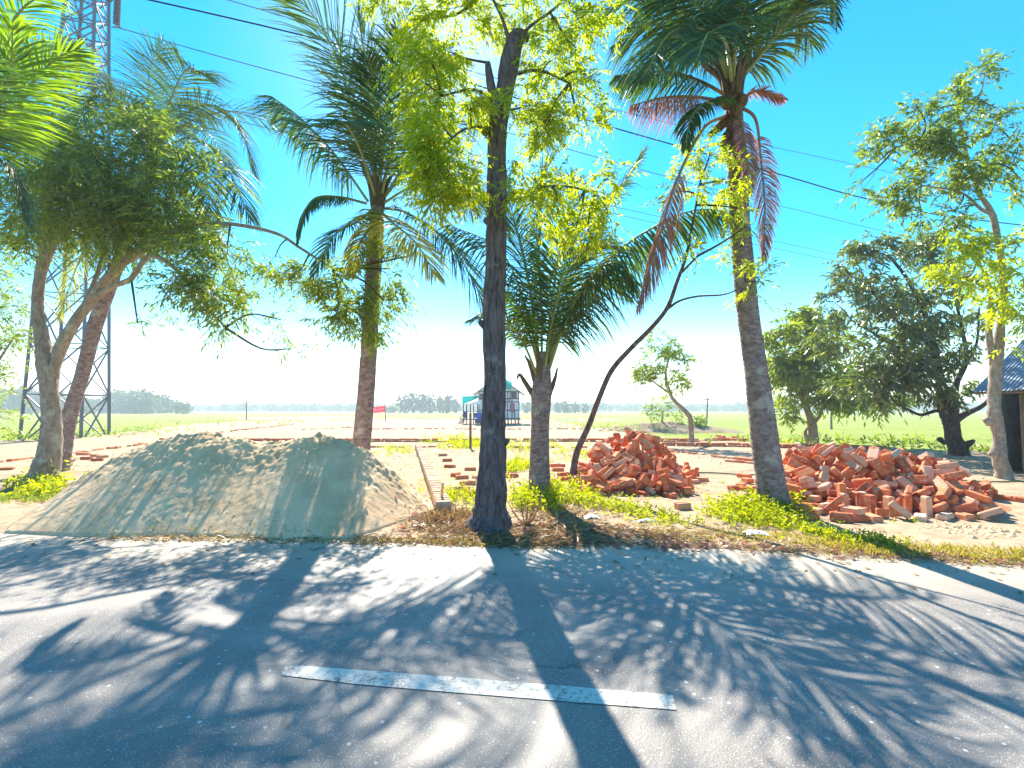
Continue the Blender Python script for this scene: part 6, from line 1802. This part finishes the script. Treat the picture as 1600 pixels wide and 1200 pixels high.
tufts("grass", [([(1350, 800), (1450, 815)], 14, (40, 10), .8), ([(1000, 745), (1130, 755)], 14, (40, 8), .8), ([(1240, 790), (1290, 815)], 16, (20, 8), .8), ([(640, 720), (720, 760)], 30, (25, 12), .7), ([(860, 740), (1000, 775)], 24, (30, 4), .8), ([(1040, 770), (1110, 780)], 14, (20, 6), .8)], M_WEED, 9, 0.09, 0.16, "small green sprigs dotted over the sand", "grass")
weeds("scrub", [([(880, 668), (1000, 672)], 60, (30, 2), 2.0), ([(1150, 690), (1440, 698)], 120, (60, 2), 2.2), ([(300, 664), (560, 658)], 90, (60, 2), 2.6), ([(0, 690), (250, 674)], 120, (50, 2), 2.2), ([(1420, 700), (1620, 712)], 60, (40, 3), 1.6)], M_LEAF_YOUNG, "low scrub growing along the far edge of the plot", leafL=.12)
# straw and fallen leaves
tufts("litter", [([(655, 822), (710, 824), (760, 840)], 900, (22, 8), 1.0), ([(760, 842), (860, 838), (930, 835)], 1400, (35, 8), 1.0), ([(840, 805), (900, 815)], 900, (25, 12), 1.0), ([(930, 835), (1100, 845)], 700, (40, 9), .8), ([(1100, 850), (1620, 884)], 700, (30, 5), .7), ([(560, 846), (900, 851)], 700, (30, 3), .9), ([(130, 842), (560, 845)], 260, (30, 3), .7), ([(0, 770), (120, 778)], 420, (30, 8), .9)], M_STRAW, 3, 0.13, 0.09, "dry straw and fallen leaves heaped along the road edge", "litter", lean=1.2, lo=0.85)
tufts("litter", [([(640, 825), (1150, 850)], 420, (40, 9), 1.0), ([(1150, 850), (1600, 878)], 120, (30, 6), .9), ([(20, 780), (180, 770)], 60, (40, 10), 1.0)], M_FROND_DRY, 2, 0.09, 0.42, "curled brown leaves lying on the verge", "litter", lean=1.3, lo=0.9)
tufts("litter", [([(672, 812), (722, 806)], 480, (15, 5), 1.0)], M_STRAW, 3, 0.13, 0.1, "brown heap of straw between the sand heap and the straight tree", "litter", lean=1.0, lo=0.45)
# left tree foot
weeds("weeds", [([(40, 765), (80, 768)], 140, (22, 6), 1.2), ([(60, 752), (100, 755)], 26, (12, 4), 2.0)], M_WEED, "small leafy weeds sprouting at the leaning tree's foot", leafL=.08)
tufts("grass", [([(-20, 782), (60, 775), (110, 775)], 300, (18, 6), .8)], M_LEAF_YOUNG, 8, 0.09, 0.14, "short dark grass below the leaning tree", "grass")

# a few leaves and straws blown on to the asphalt
lv = []
for k in range(150):
    px = rng.uniform(-20, 1620)
    x = G(px, 860)[0]
    y = road_edge(x) - abs(rng.gauss(0, 0.38)) - 0.02
    if y > 1.6:
        lv.append((x + rng.gauss(0, .1), y, 0.006))
lv = np.array(lv)
dl = nr.normal(size=(len(lv), 3)) * np.array((1, 1, 0.08))
Vl = leaf_blades(lv + UP * 0.006, dl, 0.05 + 0.06 * nr.rand(len(lv)), 0.018 + 0.02 * nr.rand(len(lv)), nhint=np.tile(UP * 4, (len(lv), 1)))
mesh_obj("litter", Vl, quads(Vl), M_STRAW, kind="stuff", label="stray dry leaves and straws blown onto the asphalt", cat="litter")

# bare reddish shoots of a dead shrub
g_ = Geo()
c0 = G(822, 822)
for k in range(11):
    a = rng.random() * 6.28
    e = 0.12 + 0.16 * rng.random()
    g_.tube(catmull([c0, c0 + np.array((math.cos(a) * e * .5, math.sin(a) * e * .5, 0.12)), c0 + np.array((math.cos(a) * e, math.sin(a) * e, 0.18 + 0.26 * rng.random()))], 4), np.linspace(.014, .003, 9), 5, .1)
g_.obj("dead_shrub", M_RACHIS_DRY, loc=c0, label="small leafless reddish shrub between the straight tree and young palm", cat="shrub")

# clods and crumbs of earth
allV, allF, n_ = [], [], 0
ico = [(0, 0, 1), (.9, 0, .4), (.28, .85, .4), (-.72, .53, .4), (-.72, -.53, .4), (.28, -.85, .4), (.72, .53, -.4), (-.28, .85, -.4), (-.9, 0, -.4), (-.28, -.85, -.4), (.72, -.53, -.4)]
icf = [(0, 1, 2), (0, 2, 3), (0, 3, 4), (0, 4, 5), (0, 5, 1), (1, 6, 2), (2, 7, 3), (3, 8, 4), (4, 9, 5), (5, 10, 1), (2, 6, 7), (3, 7, 8), (4, 8, 9), (5, 9, 10), (1, 10, 6)]
ico = np.array(ico)
cl_zones = [([(200, 722), (290, 700), (380, 696), (470, 698), (560, 706), (610, 735)], 900, (22, 12), .042), ([(150, 790), (620, 790)], 160, (50, 22), .02), ([(120, 842), (640, 846)], 500, (30, 3), .018), ([(600, 720), (660, 760)], 160, (28, 16), .028), ([(1320, 800), (1450, 812)], 320, (25, 5), .024), ([(1460, 822), (1560, 835)], 260, (20, 5), .04), ([(1000, 766), (1100, 770)], 140, (20, 4), .04), ([(1000, 710), (1180, 712)], 200, (30, 8), .05), ([(1440, 720), (1560, 735)], 260, (50, 8), .04), ([(700, 725), (860, 760)], 160, (40, 12), .02), ([(0, 790), (200, 760)], 200, (50, 14), .02), ([(200, 835), (620, 838)], 260, (30, 6), .014), ([(0, 730), (560, 700)], 200, (60, 12), .035), ([(900, 790), (1600, 830)], 200, (60, 20), .018)]
for pts, k, sp, sz in cl_zones:
    for c in zone(pts, k, sp):
        s_ = sz * (0.3 + rng.random() ** 2)
        allV.append(ico * s_ * np.array((1, 1, .7)) * (0.7 + 0.6 * nr.rand(11, 1)) + c)
        allF += [tuple(q + n_ for q in f) for f in icf]
        n_ += 11
mesh_obj("clods", np.vstack(allV), allF, M_SAND, kind="stuff", label="scattered clods and crumbs of grey earth on the sand", cat="clods")

# brick chips round the piles
allV, allF, n_ = [], [], 0
for pts, k, sp, sz in [([(905, 766), (1000, 774), (1085, 762)], 170, (14, 4), .035), ([(1240, 782), (1330, 796), (1470, 806), (1550, 796)], 260, (18, 6), .035), ([(700, 720), (745, 775)], 30, (14, 8), .03), ([(1120, 692), (1160, 692)], 30, (10, 1), .06)]:
    for c in zone(pts, k, sp):
        s_ = sz * (0.25 + rng.random() ** 2)
        allV.append(ico * s_ * np.array((1.2, 1, .6)) * (0.6 + 0.7 * nr.rand(11, 1)) + c)
        allF += [tuple(q + n_ for q in f) for f in icf]
        n_ += 11
mesh_obj("brick_chips", np.vstack(allV), allF, M_BRICK, kind="stuff", label="small red brick chips scattered round the brick piles", cat="rubble")
